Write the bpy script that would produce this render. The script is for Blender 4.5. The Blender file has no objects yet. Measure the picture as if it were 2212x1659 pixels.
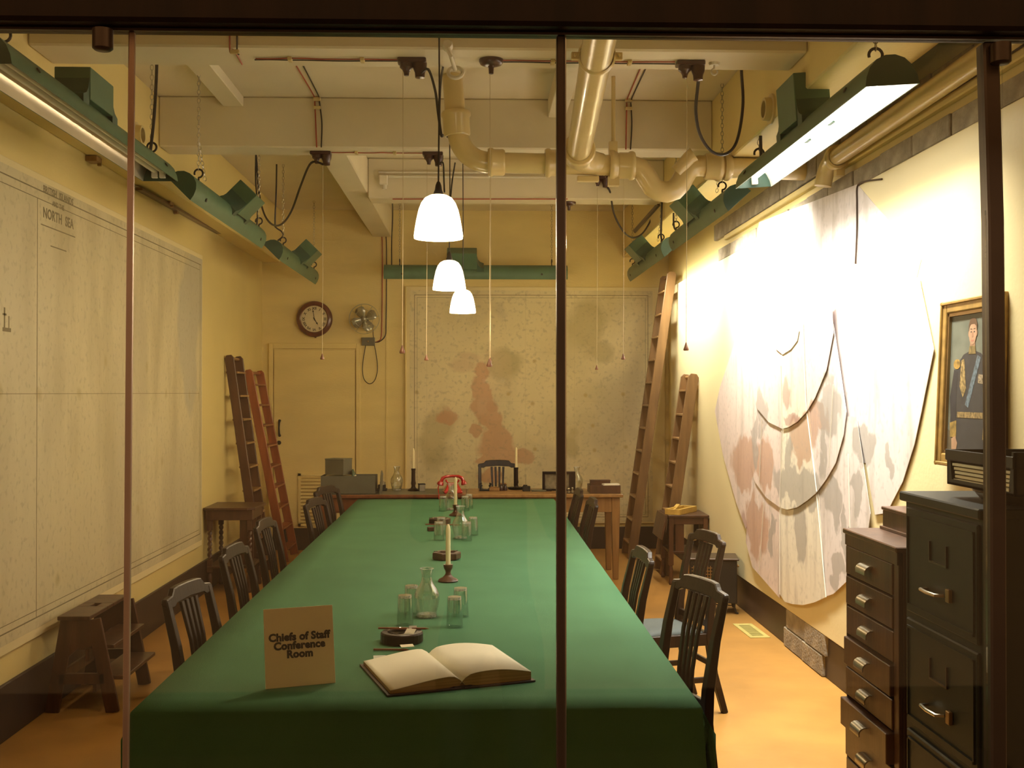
import bpy, bmesh, math, random
from mathutils import Vector, Matrix
R = math.radians
random.seed(7)
S = bpy.context.scene
C = S.collection

# ------------------------------------------------------------------ camera, world, exposure
F, CX, CY, EYE_Z = 2430.0, 1106.0, 829.5, 1.75
YAW, PITCH = math.atan(78 / F), math.atan(18.5 / F)
cd = bpy.data.cameras.new('camera')
cam = bpy.data.objects.new('camera', cd)
C.objects.link(cam)
cd.sensor_fit = 'HORIZONTAL'
cd.sensor_width = 36.0
cd.lens = F / 2212 * 36.0
cd.clip_start = 0.02
cam.location = (0, 0, EYE_Z)
cam.rotation_euler = (R(90) + PITCH, 0, -YAW)
S.camera = cam
w = bpy.data.worlds.new('world')
S.world = w
w.use_nodes = True
w.node_tree.nodes['Background'].inputs[0].default_value = (1, .85, .6, 1)
w.node_tree.nodes['Background'].inputs[1].default_value = 0.01
S.view_settings.view_transform = 'Standard'
S.view_settings.look = 'None'
S.view_settings.exposure = 0.0
S.view_settings.gamma = 1.0
S.view_settings.use_curve_mapping = False
S.cycles.use_denoising = True
S.cycles.use_adaptive_sampling = True
S.cycles.adaptive_threshold = 0.015
S.cycles.max_bounces = 9
S.cycles.diffuse_bounces = 4
S.cycles.transparent_max_bounces = 20
S.cycles.caustics_reflective = False
S.cycles.caustics_refractive = False
S.cycles.sample_clamp_indirect = 6.0
TUBE_EMIT, TUBE_WATT = 18.0, 85.0
SHADE_EMIT, BULB_WATT = 7.0, 32.0
CORRIDOR_WATT = 100.0


def area(name, loc, rot, sx, sy, watt, col, par=None, spread=180):
    ld = bpy.data.lights.new(name, 'AREA')
    ld.shape = 'RECTANGLE'
    ld.size, ld.size_y = sx, sy
    ld.energy = watt
    ld.color = col
    ld.spread = R(spread)
    o = bpy.data.objects.new(name, ld)
    C.objects.link(o)
    if par:
        o.parent = par
    o.location = loc
    o.rotation_euler = rot
    return o


area('corridor_light', (0.1, 1.55, 2.5), (R(62), 0, R(180)), 3.2, 0.2, CORRIDOR_WATT, (1, .78, .5))

# ------------------------------------------------------------------ measuring helpers (a sight line met with a real plane)
EYE = Vector((0, 0, EYE_Z))
_fw = Vector((math.sin(YAW) * math.cos(PITCH), math.cos(YAW) * math.cos(PITCH), math.sin(PITCH)))
_rt = Vector((math.cos(YAW), -math.sin(YAW), 0))
_up = _rt.cross(_fw)


def ray(u, v):
    return _fw * F + _rt * (u - CX) - _up * (v - CY)


def aY(u, v, Y):
    r = ray(u, v)
    return EYE + r * (Y / r.y)


def aZ(u, v, Z):
    r = ray(u, v)
    return EYE + r * ((Z - EYE_Z) / r.z)


def aX(u, v, X):
    r = ray(u, v)
    return EYE + r * (X / r.x)


# ------------------------------------------------------------------ mesh builder
def rot(ax, deg):
    return Matrix.Rotation(R(deg), 3, ax)


class MB:
    def __init__(s):
        s.v, s.f = [], []

    def add(s, vs, fs):
        o = len(s.v)
        s.v += [tuple(p) for p in vs]
        s.f += [tuple(i + o for i in f) for f in fs]
        return s

    def box(s, c, d, M=None):
        vs = []
        for sx in (-.5, .5):
            for sy in (-.5, .5):
                for sz in (-.5, .5):
                    p = Vector((d[0] * sx, d[1] * sy, d[2] * sz))
                    if M:
                        p = M @ p
                    vs.append(p + Vector(c))
        return s.add(vs, [(0, 1, 3, 2), (4, 6, 7, 5), (0, 4, 5, 1), (2, 3, 7, 6), (0, 2, 6, 4), (1, 5, 7, 3)])

    def lim(s, x0, x1, y0, y1, z0, z1):
        return s.box(((x0 + x1) / 2, (y0 + y1) / 2, (z0 + z1) / 2), (x1 - x0, y1 - y0, z1 - z0))

    def bars(s, pts, w, h, up=(0, 0, 1)):
        """rectangular section swept along pts; w across, h along 'up'; w, h scalars or lists"""
        pts = [Vector(p) for p in pts]
        n = len(pts)
        W = w if isinstance(w, (list, tuple)) else [w] * n
        H = h if isinstance(h, (list, tuple)) else [h] * n
        vs, fs = [], []
        for i, p in enumerate(pts):
            t = (pts[min(i + 1, n - 1)] - pts[max(i - 1, 0)]).normalized()
            a = t.cross(Vector(up))
            if a.length < 1e-4:
                a = t.cross(Vector((0, 1, 0)))
            a.normalize()
            b = a.cross(t).normalized()
            for q in ((-1, -1), (1, -1), (1, 1), (-1, 1)):
                vs.append(p + a * (q[0] * W[i] / 2) + b * (q[1] * H[i] / 2))
        for i in range(n - 1):
            for k in range(4):
                fs.append((4 * i + k, 4 * i + (k + 1) % 4, 4 * i + 4 + (k + 1) % 4, 4 * i + 4 + k))
        fs += [(3, 2, 1, 0), tuple(4 * (n - 1) + k for k in range(4))]
        return s.add(vs, fs)

    def tube(s, pts, r, n=8, closed=False, caps=True):
        pts = [Vector(p) for p in pts]
        m = len(pts)
        rr = r if isinstance(r, (list, tuple)) else [r] * m
        vs, fs = [], []
        a = None
        for i, p in enumerate(pts):
            if closed:
                t = (pts[(i + 1) % m] - pts[i - 1]).normalized()
            else:
                t = (pts[min(i + 1, m - 1)] - pts[max(i - 1, 0)]).normalized()
            if a is None:
                a = t.cross(Vector((0, 0, 1)))
                if a.length < 1e-3:
                    a = t.cross(Vector((1, 0, 0)))
            a = (a - t * a.dot(t)).normalized()
            b = t.cross(a)
            for k in range(n):
                an = 2 * math.pi * k / n
                vs.append(p + (a * math.cos(an) + b * math.sin(an)) * rr[i])
        for i in range(m if closed else m - 1):
            j = (i + 1) % m
            for k in range(n):
                fs.append((n * i + k, n * i + (k + 1) % n, n * j + (k + 1) % n, n * j + k))
        if caps and not closed:
            fs += [tuple(range(n - 1, -1, -1)), tuple(n * (m - 1) + k for k in range(n))]
        return s.add(vs, fs)

    def lathe(s, prof, c=(0, 0, 0), n=20, M=None, seg=1.0, a0=0.0):
        vs, fs = [], []
        full = seg >= 1.0
        cols = n if full else n + 1
        for (r, z) in prof:
            for k in range(cols):
                an = a0 + 2 * math.pi * seg * k / n
                p = Vector((max(r, 1e-4) * math.cos(an), max(r, 1e-4) * math.sin(an), z))
                if M:
                    p = M @ p
                vs.append(p + Vector(c))
        for i in range(len(prof) - 1):
            for k in range(n):
                k2 = (k + 1) % cols
                fs.append((cols * i + k, cols * i + k2, cols * (i + 1) + k2, cols * (i + 1) + k))
        return s.add(vs, fs)

    def prism(s, poly, t, m):
        """poly: 2D outline; m(a, b, c) -> 3D; thickness from c=0 to c=t"""
        n = len(poly)
        vs = [m(a, b, 0) for a, b in poly] + [m(a, b, t) for a, b in poly]
        fs = [tuple(range(n - 1, -1, -1)), tuple(range(n, 2 * n))]
        fs += [(i, (i + 1) % n, n + (i + 1) % n, n + i) for i in range(n)]
        return s.add(vs, fs)

    def disc(s, c, r, n=20, M=None):
        vs = []
        for k in range(n):
            p = Vector((r * math.cos(2 * math.pi * k / n), r * math.sin(2 * math.pi * k / n), 0))
            vs.append((M @ p if M else p) + Vector(c))
        return s.add(vs, [tuple(range(n))])


def ob(name, mb, mat, par=None, label=None, smooth=False, bev=0, w=False, kind=None, seg=1):
    me = bpy.data.meshes.new(name)
    me.from_pydata(mb.v, [], mb.f)
    bm = bmesh.new()
    bm.from_mesh(me)
    bmesh.ops.recalc_face_normals(bm, faces=bm.faces)
    bm.to_mesh(me)
    bm.free()
    me.materials.append(mat)
    if smooth:
        me.polygons.foreach_set('use_smooth', [True] * len(me.polygons))
        me.set_sharp_from_angle(angle=R(42))
    o = bpy.data.objects.new(name, me)
    C.objects.link(o)
    if par:
        o.parent = par
        if w:
            q = Vector(par.location)
            g = par.parent
            while g:
                q += Vector(g.location)
                g = g.parent
            o.location = -q
    if label:
        o['label'] = label
    if kind:
        o['kind'] = kind
    if bev:
        md = o.modifiers.new('Bevel', 'BEVEL')
        md.width = bev
        md.segments = seg
        md.limit_method = 'ANGLE'
        md.angle_limit = R(40)
    return o


def tag(o, label, cat, group=None):
    o['label'] = label
    o['category'] = cat
    if group:
        o['group'] = group
    return o


def thing(name, label, cat, loc=(0, 0, 0), rz=0.0, group=None):
    o = bpy.data.objects.new(name, None)
    C.objects.link(o)
    o.empty_display_size = .05
    o.location = loc
    o.rotation_euler = (0, 0, rz)
    return tag(o, label, cat, group)


def struct(name, mb, mat, bev=0, smooth=False):
    return ob(name, mb, mat, kind='structure', bev=bev, smooth=smooth)


def dup(root, loc, rz, label, group=None, scale=None):
    def cp(o, par):
        c = o.copy()
        C.objects.link(c)
        if par:
            c.parent = par
        for ch in [k for k in o.children]:
            cp(ch, c)
        return c
    r = cp(root, None)
    r.location = loc
    r.rotation_euler = (0, 0, rz)
    r['label'] = label
    if group:
        r['group'] = group
    if scale:
        r.scale = scale
    return r


# ------------------------------------------------------------------ materials
def nodes(name):
    m = bpy.data.materials.new(name)
    m.use_nodes = True
    nt = m.node_tree
    return m, nt, nt.nodes, nt.links, nt.nodes['Principled BSDF']


def pm(name, col, rough=.6, metal=0.0, var=.12, scale=6.0, bump=0.0, bscale=60.0, stretch=None, col2=None, spec=.5, coat=0.0, emit=None):
    """procedural principled material: colour mottled by noise, optional fine bump"""
    m, nt, N, L, P = nodes(name)
    tc = N.new('ShaderNodeTexCoord')
    mp = N.new('ShaderNodeMapping')
    L.new(tc.outputs['Object'], mp.inputs[0])
    if stretch:
        mp.inputs['Scale'].default_value = stretch
    no = N.new('ShaderNodeTexNoise')
    no.inputs['Scale'].default_value = scale
    no.inputs['Detail'].default_value = 5
    L.new(mp.outputs[0], no.inputs['Vector'])
    cr = N.new('ShaderNodeValToRGB')
    c2 = col2 or tuple(c * (1 + var) for c in col)
    c1 = col if col2 else tuple(c * (1 - var) for c in col)
    cr.color_ramp.elements[0].position = .3
    cr.color_ramp.elements[1].position = .7
    cr.color_ramp.elements[0].color = (*c1, 1)
    cr.color_ramp.elements[1].color = (*c2, 1)
    L.new(no.outputs['Fac'], cr.inputs[0])
    L.new(cr.outputs[0], P.inputs['Base Color'])
    P.inputs['Roughness'].default_value = rough
    P.inputs['Metallic'].default_value = metal
    P.inputs['Specular IOR Level'].default_value = spec
    P.inputs['Coat Weight'].default_value = coat
    if bump:
        n2 = N.new('ShaderNodeTexNoise')
        n2.inputs['Scale'].default_value = bscale
        L.new(mp.outputs[0], n2.inputs['Vector'])
        b = N.new('ShaderNodeBump')
        b.inputs['Strength'].default_value = bump
        b.inputs['Distance'].default_value = .01
        L.new(n2.outputs['Fac'], b.inputs['Height'])
        L.new(b.outputs[0], P.inputs['Normal'])
    if emit:
        P.inputs['Emission Color'].default_value = (*emit[0], 1)
        P.inputs['Emission Strength'].default_value = emit[1]
    return m


def wood(name, dark, light, rough=.38, scale=3.0, coat=.15, spec=.45):
    return pm(name, dark, rough, 0, .2, scale, bump=.08, bscale=14, stretch=(6, 6, .7), col2=light, coat=coat, spec=spec)


def glass_mat(name, tint=(1, 1, 1), base=.04, edge=.55):
    """thin clear glass: see-through face on, reflecting at grazing angles"""
    m = bpy.data.materials.new(name)
    m.use_nodes = True
    nt = m.node_tree
    N, L = nt.nodes, nt.links
    N.remove(N['Principled BSDF'])
    t = N.new('ShaderNodeBsdfTransparent')
    t.inputs[0].default_value = (*tint, 1)
    g = N.new('ShaderNodeBsdfGlossy')
    g.inputs['Roughness'].default_value = .02
    lw = N.new('ShaderNodeLayerWeight')
    lw.inputs[0].default_value = .25
    mr = N.new('ShaderNodeMapRange')
    mr.inputs['To Min'].default_value = base
    mr.inputs['To Max'].default_value = edge
    L.new(lw.outputs['Facing'], mr.inputs[0])
    mx = N.new('ShaderNodeMixShader')
    L.new(mr.outputs[0], mx.inputs[0])
    L.new(t.outputs[0], mx.inputs[1])
    L.new(g.outputs[0], mx.inputs[2])
    L.new(mx.outputs[0], N['Material Output'].inputs[0])
    return m


def blob_mat(name, base, layers, rough=.8, grid=None, mott=.1, mscale=2.5, fine=.0, stretch=None, streak=None, wsc=3.5):
    """printed chart paper. layers: (colour, [(cx, cy, cz, rx, ry, rz), ...], strength, softness, warp)"""
    m, nt, N, L, P = nodes(name)
    tc = N.new('ShaderNodeTexCoord')
    co = tc.outputs['Object']

    def noise(sc, det=6, vec=None, st=None):
        n = N.new('ShaderNodeTexNoise')
        n.inputs['Scale'].default_value = sc
        n.inputs['Detail'].default_value = det
        if st:
            mp = N.new('ShaderNodeMapping')
            mp.inputs['Scale'].default_value = st
            L.new(co, mp.inputs[0])
            L.new(mp.outputs[0], n.inputs['Vector'])
        else:
            L.new(vec or co, n.inputs['Vector'])
        return n

    def math_(op, a, b=None):
        x = N.new('ShaderNodeMath')
        x.operation = op
        for i, q in enumerate((a, b)):
            if q is None:
                continue
            if isinstance(q, (int, float)):
                x.inputs[i].default_value = q
            else:
                L.new(q, x.inputs[i])
        return x.outputs[0]

    def mix(fac, a, b):
        x = N.new('ShaderNodeMix')
        x.data_type = 'RGBA'
        if isinstance(fac, (int, float)):
            x.inputs[0].default_value = fac
        else:
            L.new(fac, x.inputs[0])
        for i, q in ((6, a), (7, b)):
            if isinstance(q, tuple):
                x.inputs[i].default_value = (*q, 1)
            else:
                L.new(q, x.inputs[i])
        return x.outputs[2]

    n0 = noise(mscale, 7, st=stretch)
    cur = mix(n0.outputs['Fac'], tuple(c * (1 - mott) for c in base), tuple(min(1, c * (1 + mott)) for c in base))
    if streak:
        scol, sst, ssc, slo, shi, samt = streak
        ns = noise(ssc, 8, st=sst)
        mr = N.new('ShaderNodeMapRange')
        L.new(ns.outputs['Fac'], mr.inputs[0])
        mr.inputs['From Min'].default_value = slo
        mr.inputs['From Max'].default_value = shi
        mr.inputs['To Max'].default_value = samt
        cur = mix(mr.outputs[0], cur, scol)
    for (colr, blobs, strength, soft, warp) in layers:
        wn = noise(wsc, 10)
        wsub = N.new('ShaderNodeVectorMath')
        wsub.operation = 'MULTIPLY_ADD'
        L.new(wn.outputs['Color'], wsub.inputs[0])
        wsub.inputs[1].default_value = (warp, warp, warp)
        off = N.new('ShaderNodeVectorMath')
        off.operation = 'ADD'
        L.new(co, off.inputs[0])
        off.inputs[1].default_value = (-warp / 2,) * 3
        L.new(off.outputs[0], wsub.inputs[2])
        best = None
        for (cx, cy, cz, rx, ry, rz_) in blobs:
            a = N.new('ShaderNodeVectorMath')
            a.operation = 'SUBTRACT'
            L.new(wsub.outputs[0], a.inputs[0])
            a.inputs[1].default_value = (cx, cy, cz)
            b = N.new('ShaderNodeVectorMath')
            b.operation = 'DIVIDE'
            L.new(a.outputs[0], b.inputs[0])
            b.inputs[1].default_value = (rx, ry, rz_)
            ln = N.new('ShaderNodeVectorMath')
            ln.operation = 'LENGTH'
            L.new(b.outputs[0], ln.inputs[0])
            best = ln.outputs['Value'] if best is None else math_('MINIMUM', best, ln.outputs['Value'])
        mr = N.new('ShaderNodeMapRange')
        L.new(best, mr.inputs[0])
        mr.inputs['From Min'].default_value = 1 - soft
        mr.inputs['From Max'].default_value = 1 + soft
        mr.inputs['To Min'].default_value = strength
        mr.inputs['To Max'].default_value = 0
        cur = mix(mr.outputs[0], cur, colr)
    if grid:
        axes, step, wd, gcol, gs = grid
        sx = N.new('ShaderNodeSeparateXYZ')
        L.new(co, sx.inputs[0])
        tot = None
        for a in axes:
            f = math_('FRACT', math_('DIVIDE', sx.outputs[a], step))
            g = math_('LESS_THAN', f, wd / step)
            tot = g if tot is None else math_('MAXIMUM', tot, g)
        cur = mix(math_('MULTIPLY', tot, gs), cur, gcol)
    if fine:
        n1 = noise(26, 9)
        mr = N.new('ShaderNodeMapRange')
        L.new(n1.outputs['Fac'], mr.inputs[0])
        mr.inputs['From Min'].default_value = .54
        mr.inputs['From Max'].default_value = .68
        mr.inputs['To Max'].default_value = fine
        cur = mix(mr.outputs[0], cur, tuple(c * .45 for c in base))
    L.new(cur, P.inputs['Base Color'])
    P.inputs['Roughness'].default_value = rough
    return m


CREAM = (.77, .62, .26)
M_wall = pm('cream_wall_paint', CREAM, .62, var=.05, scale=1.6, bump=.15, bscale=45)
M_wallb = pm('cream_back_wall_paint', (.79, .64, .29), .6, var=.06, scale=1.3, bump=.2, bscale=30, stretch=(1, 1, 4))
M_board = pm('cream_board_paint', (.82, .70, .40), .55, var=.04, scale=1.5, bump=.08, bscale=50)
M_ceil = pm('off_white_ceiling_paint', (.77, .68, .50), .7, var=.05, scale=2, bump=.1, bscale=40)
M_beam = pm('off_white_beam_paint', (.75, .67, .49), .65, var=.05, scale=2, bump=.1, bscale=40)
M_floor = pm('orange_brown_linoleum', (.44, .225, .055), .42, var=.16, scale=2.2, bump=.05, bscale=25, spec=.4)
M_base = pm('dark_brown_skirting_paint', (.035, .019, .012), .5, var=.3, scale=4)
M_block = pm('grey_concrete_block', (.30, .25, .18), .9, var=.3, scale=9, bump=.6, bscale=50)
M_pipe = pm('glossy_cream_pipe_paint', (.66, .52, .24), .28, var=.06, scale=5, bump=.12, bscale=40, coat=.3)
M_pipew = pm('white_fitting_paint', (.75, .70, .58), .35, var=.05)
M_green = pm('green_enamelled_steel', (.062, .135, .078), .42, var=.12, scale=9, bump=.04)
M_greend = pm('dark_green_enamelled_steel', (.03, .075, .052), .45, var=.15, scale=9)
M_alu = pm('brushed_reflector_metal', (.72, .66, .56), .28, metal=.85, var=.12, scale=14, stretch=(1, .2, 1))
M_white = pm('white_enamel', (.85, .83, .76), .4, var=.03)
M_chain = pm('steel_chain', (.42, .38, .28), .35, metal=.9, var=.2)
M_black = pm('black_flex', (.012, .010, .009), .5, var=.2)
M_hook = pm('black_iron', (.02, .017, .014), .5, metal=.4, var=.2)
M_red = pm('red_cable', (.34, .05, .02), .5, var=.2)
M_bake = pm('brown_bakelite', (.045, .016, .012), .3, var=.25, coat=.2)
M_cord = pm('off_white_cord', (.58, .48, .30), .8, var=.1)
M_acorn = pm('brown_wooden_acorn', (.16, .06, .03), .4, var=.2)
M_baize = pm('green_baize', (.072, .182, .092), .9, var=.07, scale=3, bump=.25, bscale=350, spec=.15)
M_wdark = wood('near_black_chair_wood', (.012, .0055, .003), (.024, .010, .005), .36, coat=0, spec=.3)
M_wbrown = wood('dark_brown_wood', (.055, .022, .010), (.12, .05, .02), .38)
M_wcab = wood('walnut_cabinet_wood', (.048, .020, .009), (.095, .042, .018), .4, coat=.05)
M_woak = wood('mid_oak_wood', (.22, .11, .035), (.36, .20, .07), .42)
M_wdesk = wood('reddish_desk_wood', (.11, .035, .012), (.2, .07, .025), .36)
M_wred = wood('red_brown_ladder_wood', (.20, .05, .016), (.33, .095, .03), .4)
M_wlad = wood('weathered_ladder_wood', (.15, .08, .03), (.25, .14, .055), .55, coat=0)
M_wladd = wood('dark_ladder_wood', (.05, .02, .01), (.11, .045, .02), .42)
M_pad = pm('slate_blue_leather', (.07, .085, .085), .6, var=.12, scale=8, bump=.1, bscale=80, spec=.25)
M_wax = pm('ivory_candle_wax', (.80, .70, .42), .45, var=.04)
M_paper = pm('cream_page_paper', (.88, .84, .68), .85, var=.03, scale=6)
M_edge = pm('gilded_page_edge', (.38, .24, .09), .6, var=.25, scale=3, stretch=(1, 1, 60))
M_cover = pm('dark_leather_cover', (.045, .02, .014), .5, var=.3)
M_sign = pm('beige_card', (.86, .76, .54), .7, var=.03)
M_ink = pm('black_ink', (.02, .016, .012), .7, var=.1)
M_inkf = pm('faded_black_ink', (.22, .18, .10), .8, var=.2)
M_glass = glass_mat('clear_glassware', (.97, .98, .96), .075, .95)
M_thick = pm('glint_white_glass', (.85, .84, .78), .12, var=.5, scale=90)  # whitish colour imitates the bright glints on thick glass bases and lips
M_thick.node_tree.nodes['Principled BSDF'].inputs['Alpha'].default_value = .5
M_pane = glass_mat('window_pane_glass', (.99, .99, .98), .038, .5)
M_phone = pm('red_bakelite', (.40, .022, .016), .18, var=.1, coat=.5)
M_grey = pm('grey_green_steel', (.10, .095, .065), .45, var=.15)
M_filing = pm('dark_green_filing_steel', (.013, .017, .012), .5, var=.2, scale=5, spec=.3)
M_chrome = pm('polished_chrome', (.72, .68, .60), .16, metal=1.0, var=.04)
M_steelw = pm('dull_nickel', (.42, .37, .28), .32, metal=.9, var=.12)
M_lintel = wood('dark_lintel_wood', (.009, .0035, .0025), (.020, .008, .004), .5, coat=0, spec=.2)
M_bronze = pm('dark_bronze_metal', (.065, .042, .03), .38, metal=.5, var=.2)
M_gold = pm('worn_gilt', (.36, .22, .06), .4, metal=.35, var=.25, scale=20)
M_yellow = pm('yellow_pine', (.62, .40, .09), .5, var=.12, scale=6, stretch=(1, 6, 6))
M_brass = pm('tarnished_brass', (.32, .20, .08), .38, metal=.8, var=.2)
M_vent = pm('yellowish_vent_paint', (.55, .46, .14), .5, var=.1)
M_fan = pm('grey_fan_metal', (.45, .45, .38), .3, metal=.7, var=.15)
M_dial = pm('aged_clock_dial', (.74, .64, .42), .5, var=.04)
M_clockw = wood('mahogany_clock_wood', (.075, .018, .010), (.14, .035, .017), .3)
M_corr = pm('corridor_wall_paint', (.42, .30, .18), .8, var=.05)
M_corrf = pm('corridor_carpet', (.08, .05, .035), .95, var=.1)

# ================================================================== THE SETTING
XL, XR, YB, ZC, ZBM = -2.38, 2.17, 12.60, 3.79, 3.44
struct('floor', MB().lim(XL - .3, XR + .3, 1.70, YB + .1, -.1, 0), M_floor)
struct('floor', MB().lim(-2.6, 2.5, -2.0, 1.70, -.1, 0), M_corrf)
struct('wall_left', MB().lim(XL - .1, XL, 1.75, YB + .1, 0, 3.9), M_wall)
struct('wall_right', MB().lim(XR, XR + .1, 1.75, YB + .1, 0, 3.9), M_wall)
struct('wall_back', MB().lim(XL, XR, YB, YB + .1, 0, 3.9), M_wallb)
struct('ceiling', MB().lim(XL, XR, 1.75, YB, ZC, ZC + .1), M_ceil)
struct('ceiling', MB().lim(-2.6, 2.5, -2.0, 1.70, 2.66, 2.76), M_corr)
struct('wall_front', MB().lim(-2.6, 2.5, -2.1, -2.0, 0, 2.76), M_corr)
struct('baseboard_front_added', MB().lim(-2.6, 2.5, -2.0, -1.975, 0, .3), M_base)  # out of view, added to darken the lowest part of the glass reflection
struct('wall_left', MB().lim(-2.7, -2.6, -2.0, 1.70, 0, 2.76), M_corr)
struct('wall_right', MB().lim(2.5, 2.6, -2.0, 1.70, 0, 2.76), M_corr)
struct('wall_front', MB().lim(-2.6, 2.5, 1.70, 1.80, 2.62, 3.9), M_wall)
struct('baseboard_left', MB().lim(XL, XL + .022, 1.8, YB, 0, .285), M_base, bev=.004)
struct('baseboard_back', MB().lim(XL + .022, XR, YB - .022, YB, 0, .245), M_base, bev=.004)
struct('baseboard_right', MB().lim(XR - .022, XR, 1.8, YB - .022, 0, .25), M_base, bev=.004)
# downstand beams
struct('trim_1', MB().lim(-2.18, 1.65, 5.53, 5.85, ZBM, ZC), M_beam, bev=.01)
struct('trim_2', MB().lim(-2.18, 1.65, 7.79, 8.05, ZBM, ZC), M_beam, bev=.01)
struct('trim_3', MB().lim(-1.156, -.94, 8.05, YB, ZBM + .05, ZC), M_beam, bev=.01)
struct('trim_4', MB().lim(-.94, 1.65, 9.80, 10.08, ZBM, ZC), M_beam, bev=.01)
struct('trim_5', MB().lim(XL, -2.18, 1.8, YB, 3.20, ZC), M_wall, bev=.008)
struct('trim_6', MB().lim(1.65, 2.02, 1.8, YB, 3.27, ZC), M_wall, bev=.008)
struct('trim_7', MB().lim(-1.74, -1.60, 5.85, 7.79, 3.72, ZC), M_beam, bev=.004)
struct('trim_8', MB().lim(.50, .62, 5.85, 7.79, 3.66, ZC), M_beam, bev=.004)

# the board that faces the right wall, lifted off it, with its cut lower edge
struct('trim_9', MB().lim(2.125, 2.155, 2.4, 12.2, .268, 2.90), M_board, bev=.004)
struct('trim_10', MB().lim(2.13, XR, 2.4, 9.6, 3.06, 3.10), M_wall, bev=.006)
# bare concrete blocks left showing above the board, and the pier at the foot of it
wr = next(o for o in C.objects if o.name == 'wall_right')
bk = MB().lim(-.02, .02, -.215, .215, -.07, .07)
blk0 = None
rb = random.Random(3)


def block(loc, sc):
    global blk0
    if blk0 is None:
        blk0 = ob('concrete_block', bk, M_block, wr, bev=.006)
        o = blk0
    else:
        o = blk0.copy()
        C.objects.link(o)
        o.parent = wr
    o.location = loc
    o.scale = sc
    return o


for row, z in enumerate((2.955, 3.18)):
    for k in range(16):
        y = 3.0 + k * .44 + (row % 2) * .22
        block((2.152 + rb.uniform(-.006, .006), y, z), (1, 1, .75 if row == 0 else 1))
for row in range(2):
    for k in range(2):
        block((2.148 + rb.uniform(-.004, .004), 7.08 + k * .44 - row * .06, .068 + row * .135), (1.1, 1, .93))

# door in the back wall: leaf, frame, pull handle, knob, louvred vent
dd = struct('door_1', MB().lim(-2.245, -1.345, YB - .018, YB, .01, 2.225), M_wallb, bev=.003)
ob('door_frame', MB().lim(-2.30, -2.255, YB - .03, YB, 0, 2.30).lim(-1.335, -1.29, YB - .03, YB, 0, 2.30).lim(-2.255, -1.335, YB - .03, YB, 2.24, 2.30), M_wallb, dd, bev=.004)
hp = aY(603, 925, YB - .05)
ob('handle', MB().tube([hp + Vector((0, .035, .085)), hp + Vector((0, 0, .06)), hp + Vector((0, -.012, 0)), hp + Vector((0, 0, -.06)), hp + Vector((0, .035, -.085))], [.016, .011, .009, .011, .016], 8), M_hook, dd, smooth=True)
kp = aY(604, 956, YB - .02)
ob('knob', MB().lathe([(0, .05), (.018, .046), (.024, .035), (.016, .02), (.010, 0)], kp, 12, rot('X', 90)), M_hook, dd, smooth=True)
v0, v1 = aY(645, 1022, YB), aY(712, 1136, YB)
ob('louvre_frame', MB().lim(v0.x, v0.x + .03, YB - .035, YB - .015, v1.z, v0.z).lim(v1.x - .03, v1.x, YB - .035, YB - .015, v1.z, v0.z).lim(v0.x, v1.x, YB - .035, YB - .015, v0.z - .03, v0.z).lim(v0.x, v1.x, YB - .035, YB - .015, v1.z, v1.z + .03), M_wallb, dd)
sl0 = None
for k in range(14):
    z = v1.z + .05 + k * (v0.z - v1.z - .09) / 13
    if sl0 is None:
        sl0 = ob('louvre_slat', MB().box((0, 0, 0), (v1.x - v0.x - .05, .028, .006), rot('X', 40)), M_wallb, dd)
        s_ = sl0
    else:
        s_ = sl0.copy()
        C.objects.link(s_)
        s_.parent = dd
    s_.location = ((v0.x + v1.x) / 2, YB - .030, z)
# cover strips on the back wall
for i, (u, vt, vb) in enumerate(((775, 750, 1150), (836, 500, 1150))):
    p = aY(u, vt, YB)
    q = aY(u, vb, YB)
    struct('trim_%d' % (11 + i), MB().lim(p.x - .012, p.x + .012, YB - .008, YB, q.z, p.z), M_wallb, bev=.002)
# picture rail line on the back wall (edge of the raised plaster)
struct('trim_13', MB().lim(XL, -1.156, YB - .006, YB, 3.44, 3.455), M_wallb)

# glazed screen between corridor and room
win = struct('window_1', MB().lim(-2.6, 2.5, 1.71, 1.772, 2.311, 2.62), M_lintel, bev=.006)
ob('lintel_moulding', MB().lim(-2.6, 2.5, 1.738, 1.764, 2.306, 2.311), M_bronze, win, bev=.002)
ob('sill', MB().lim(-2.6, 2.5, 1.70, 1.80, 0, .12), M_lintel, win, bev=.006)
gb = [aY(285.5, 70, 1.75), aY(279, 800, 1.75), aY(272, 1659, 1.75)]
gb.append(gb[2] + (gb[2] - gb[1]).normalized() * 1.04)
ob('edge_strip', MB().bars(gb, .0095, .0095, up=(0, 1, 0)), pm('brownish_metal_strip', (.34, .22, .16), .3, metal=.5), win, bev=.002, label='thin bright metal strip', seg=2)
xc = aY(1211, 800, 1.75).x
ob('mullion', MB().lim(xc - .0065, xc + .0065, 1.742, 1.764, .12, 2.306), M_bronze, win, bev=.002)
ob('mullion_edge', MB().lim(xc + .0067, xc + .0085, 1.744, 1.756, .12, 2.306), M_chrome, win, label='bright glass edge beside mullion')
xp = aY(2129, 800, 1.75).x
ob('post', MB().bars([aY(2133, 95, 1.755), aY(2144, 480, 1.755), aY(2148, 900, 1.755), aY(2150, 1659, 1.755), aY(2152, 2280, 1.755)], .0255, .03, up=(0, 1, 0)), M_bronze, win, bev=.003)
xa = gb[1].x
gt, gbm = gb[0].x, gb[-1].x
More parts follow.
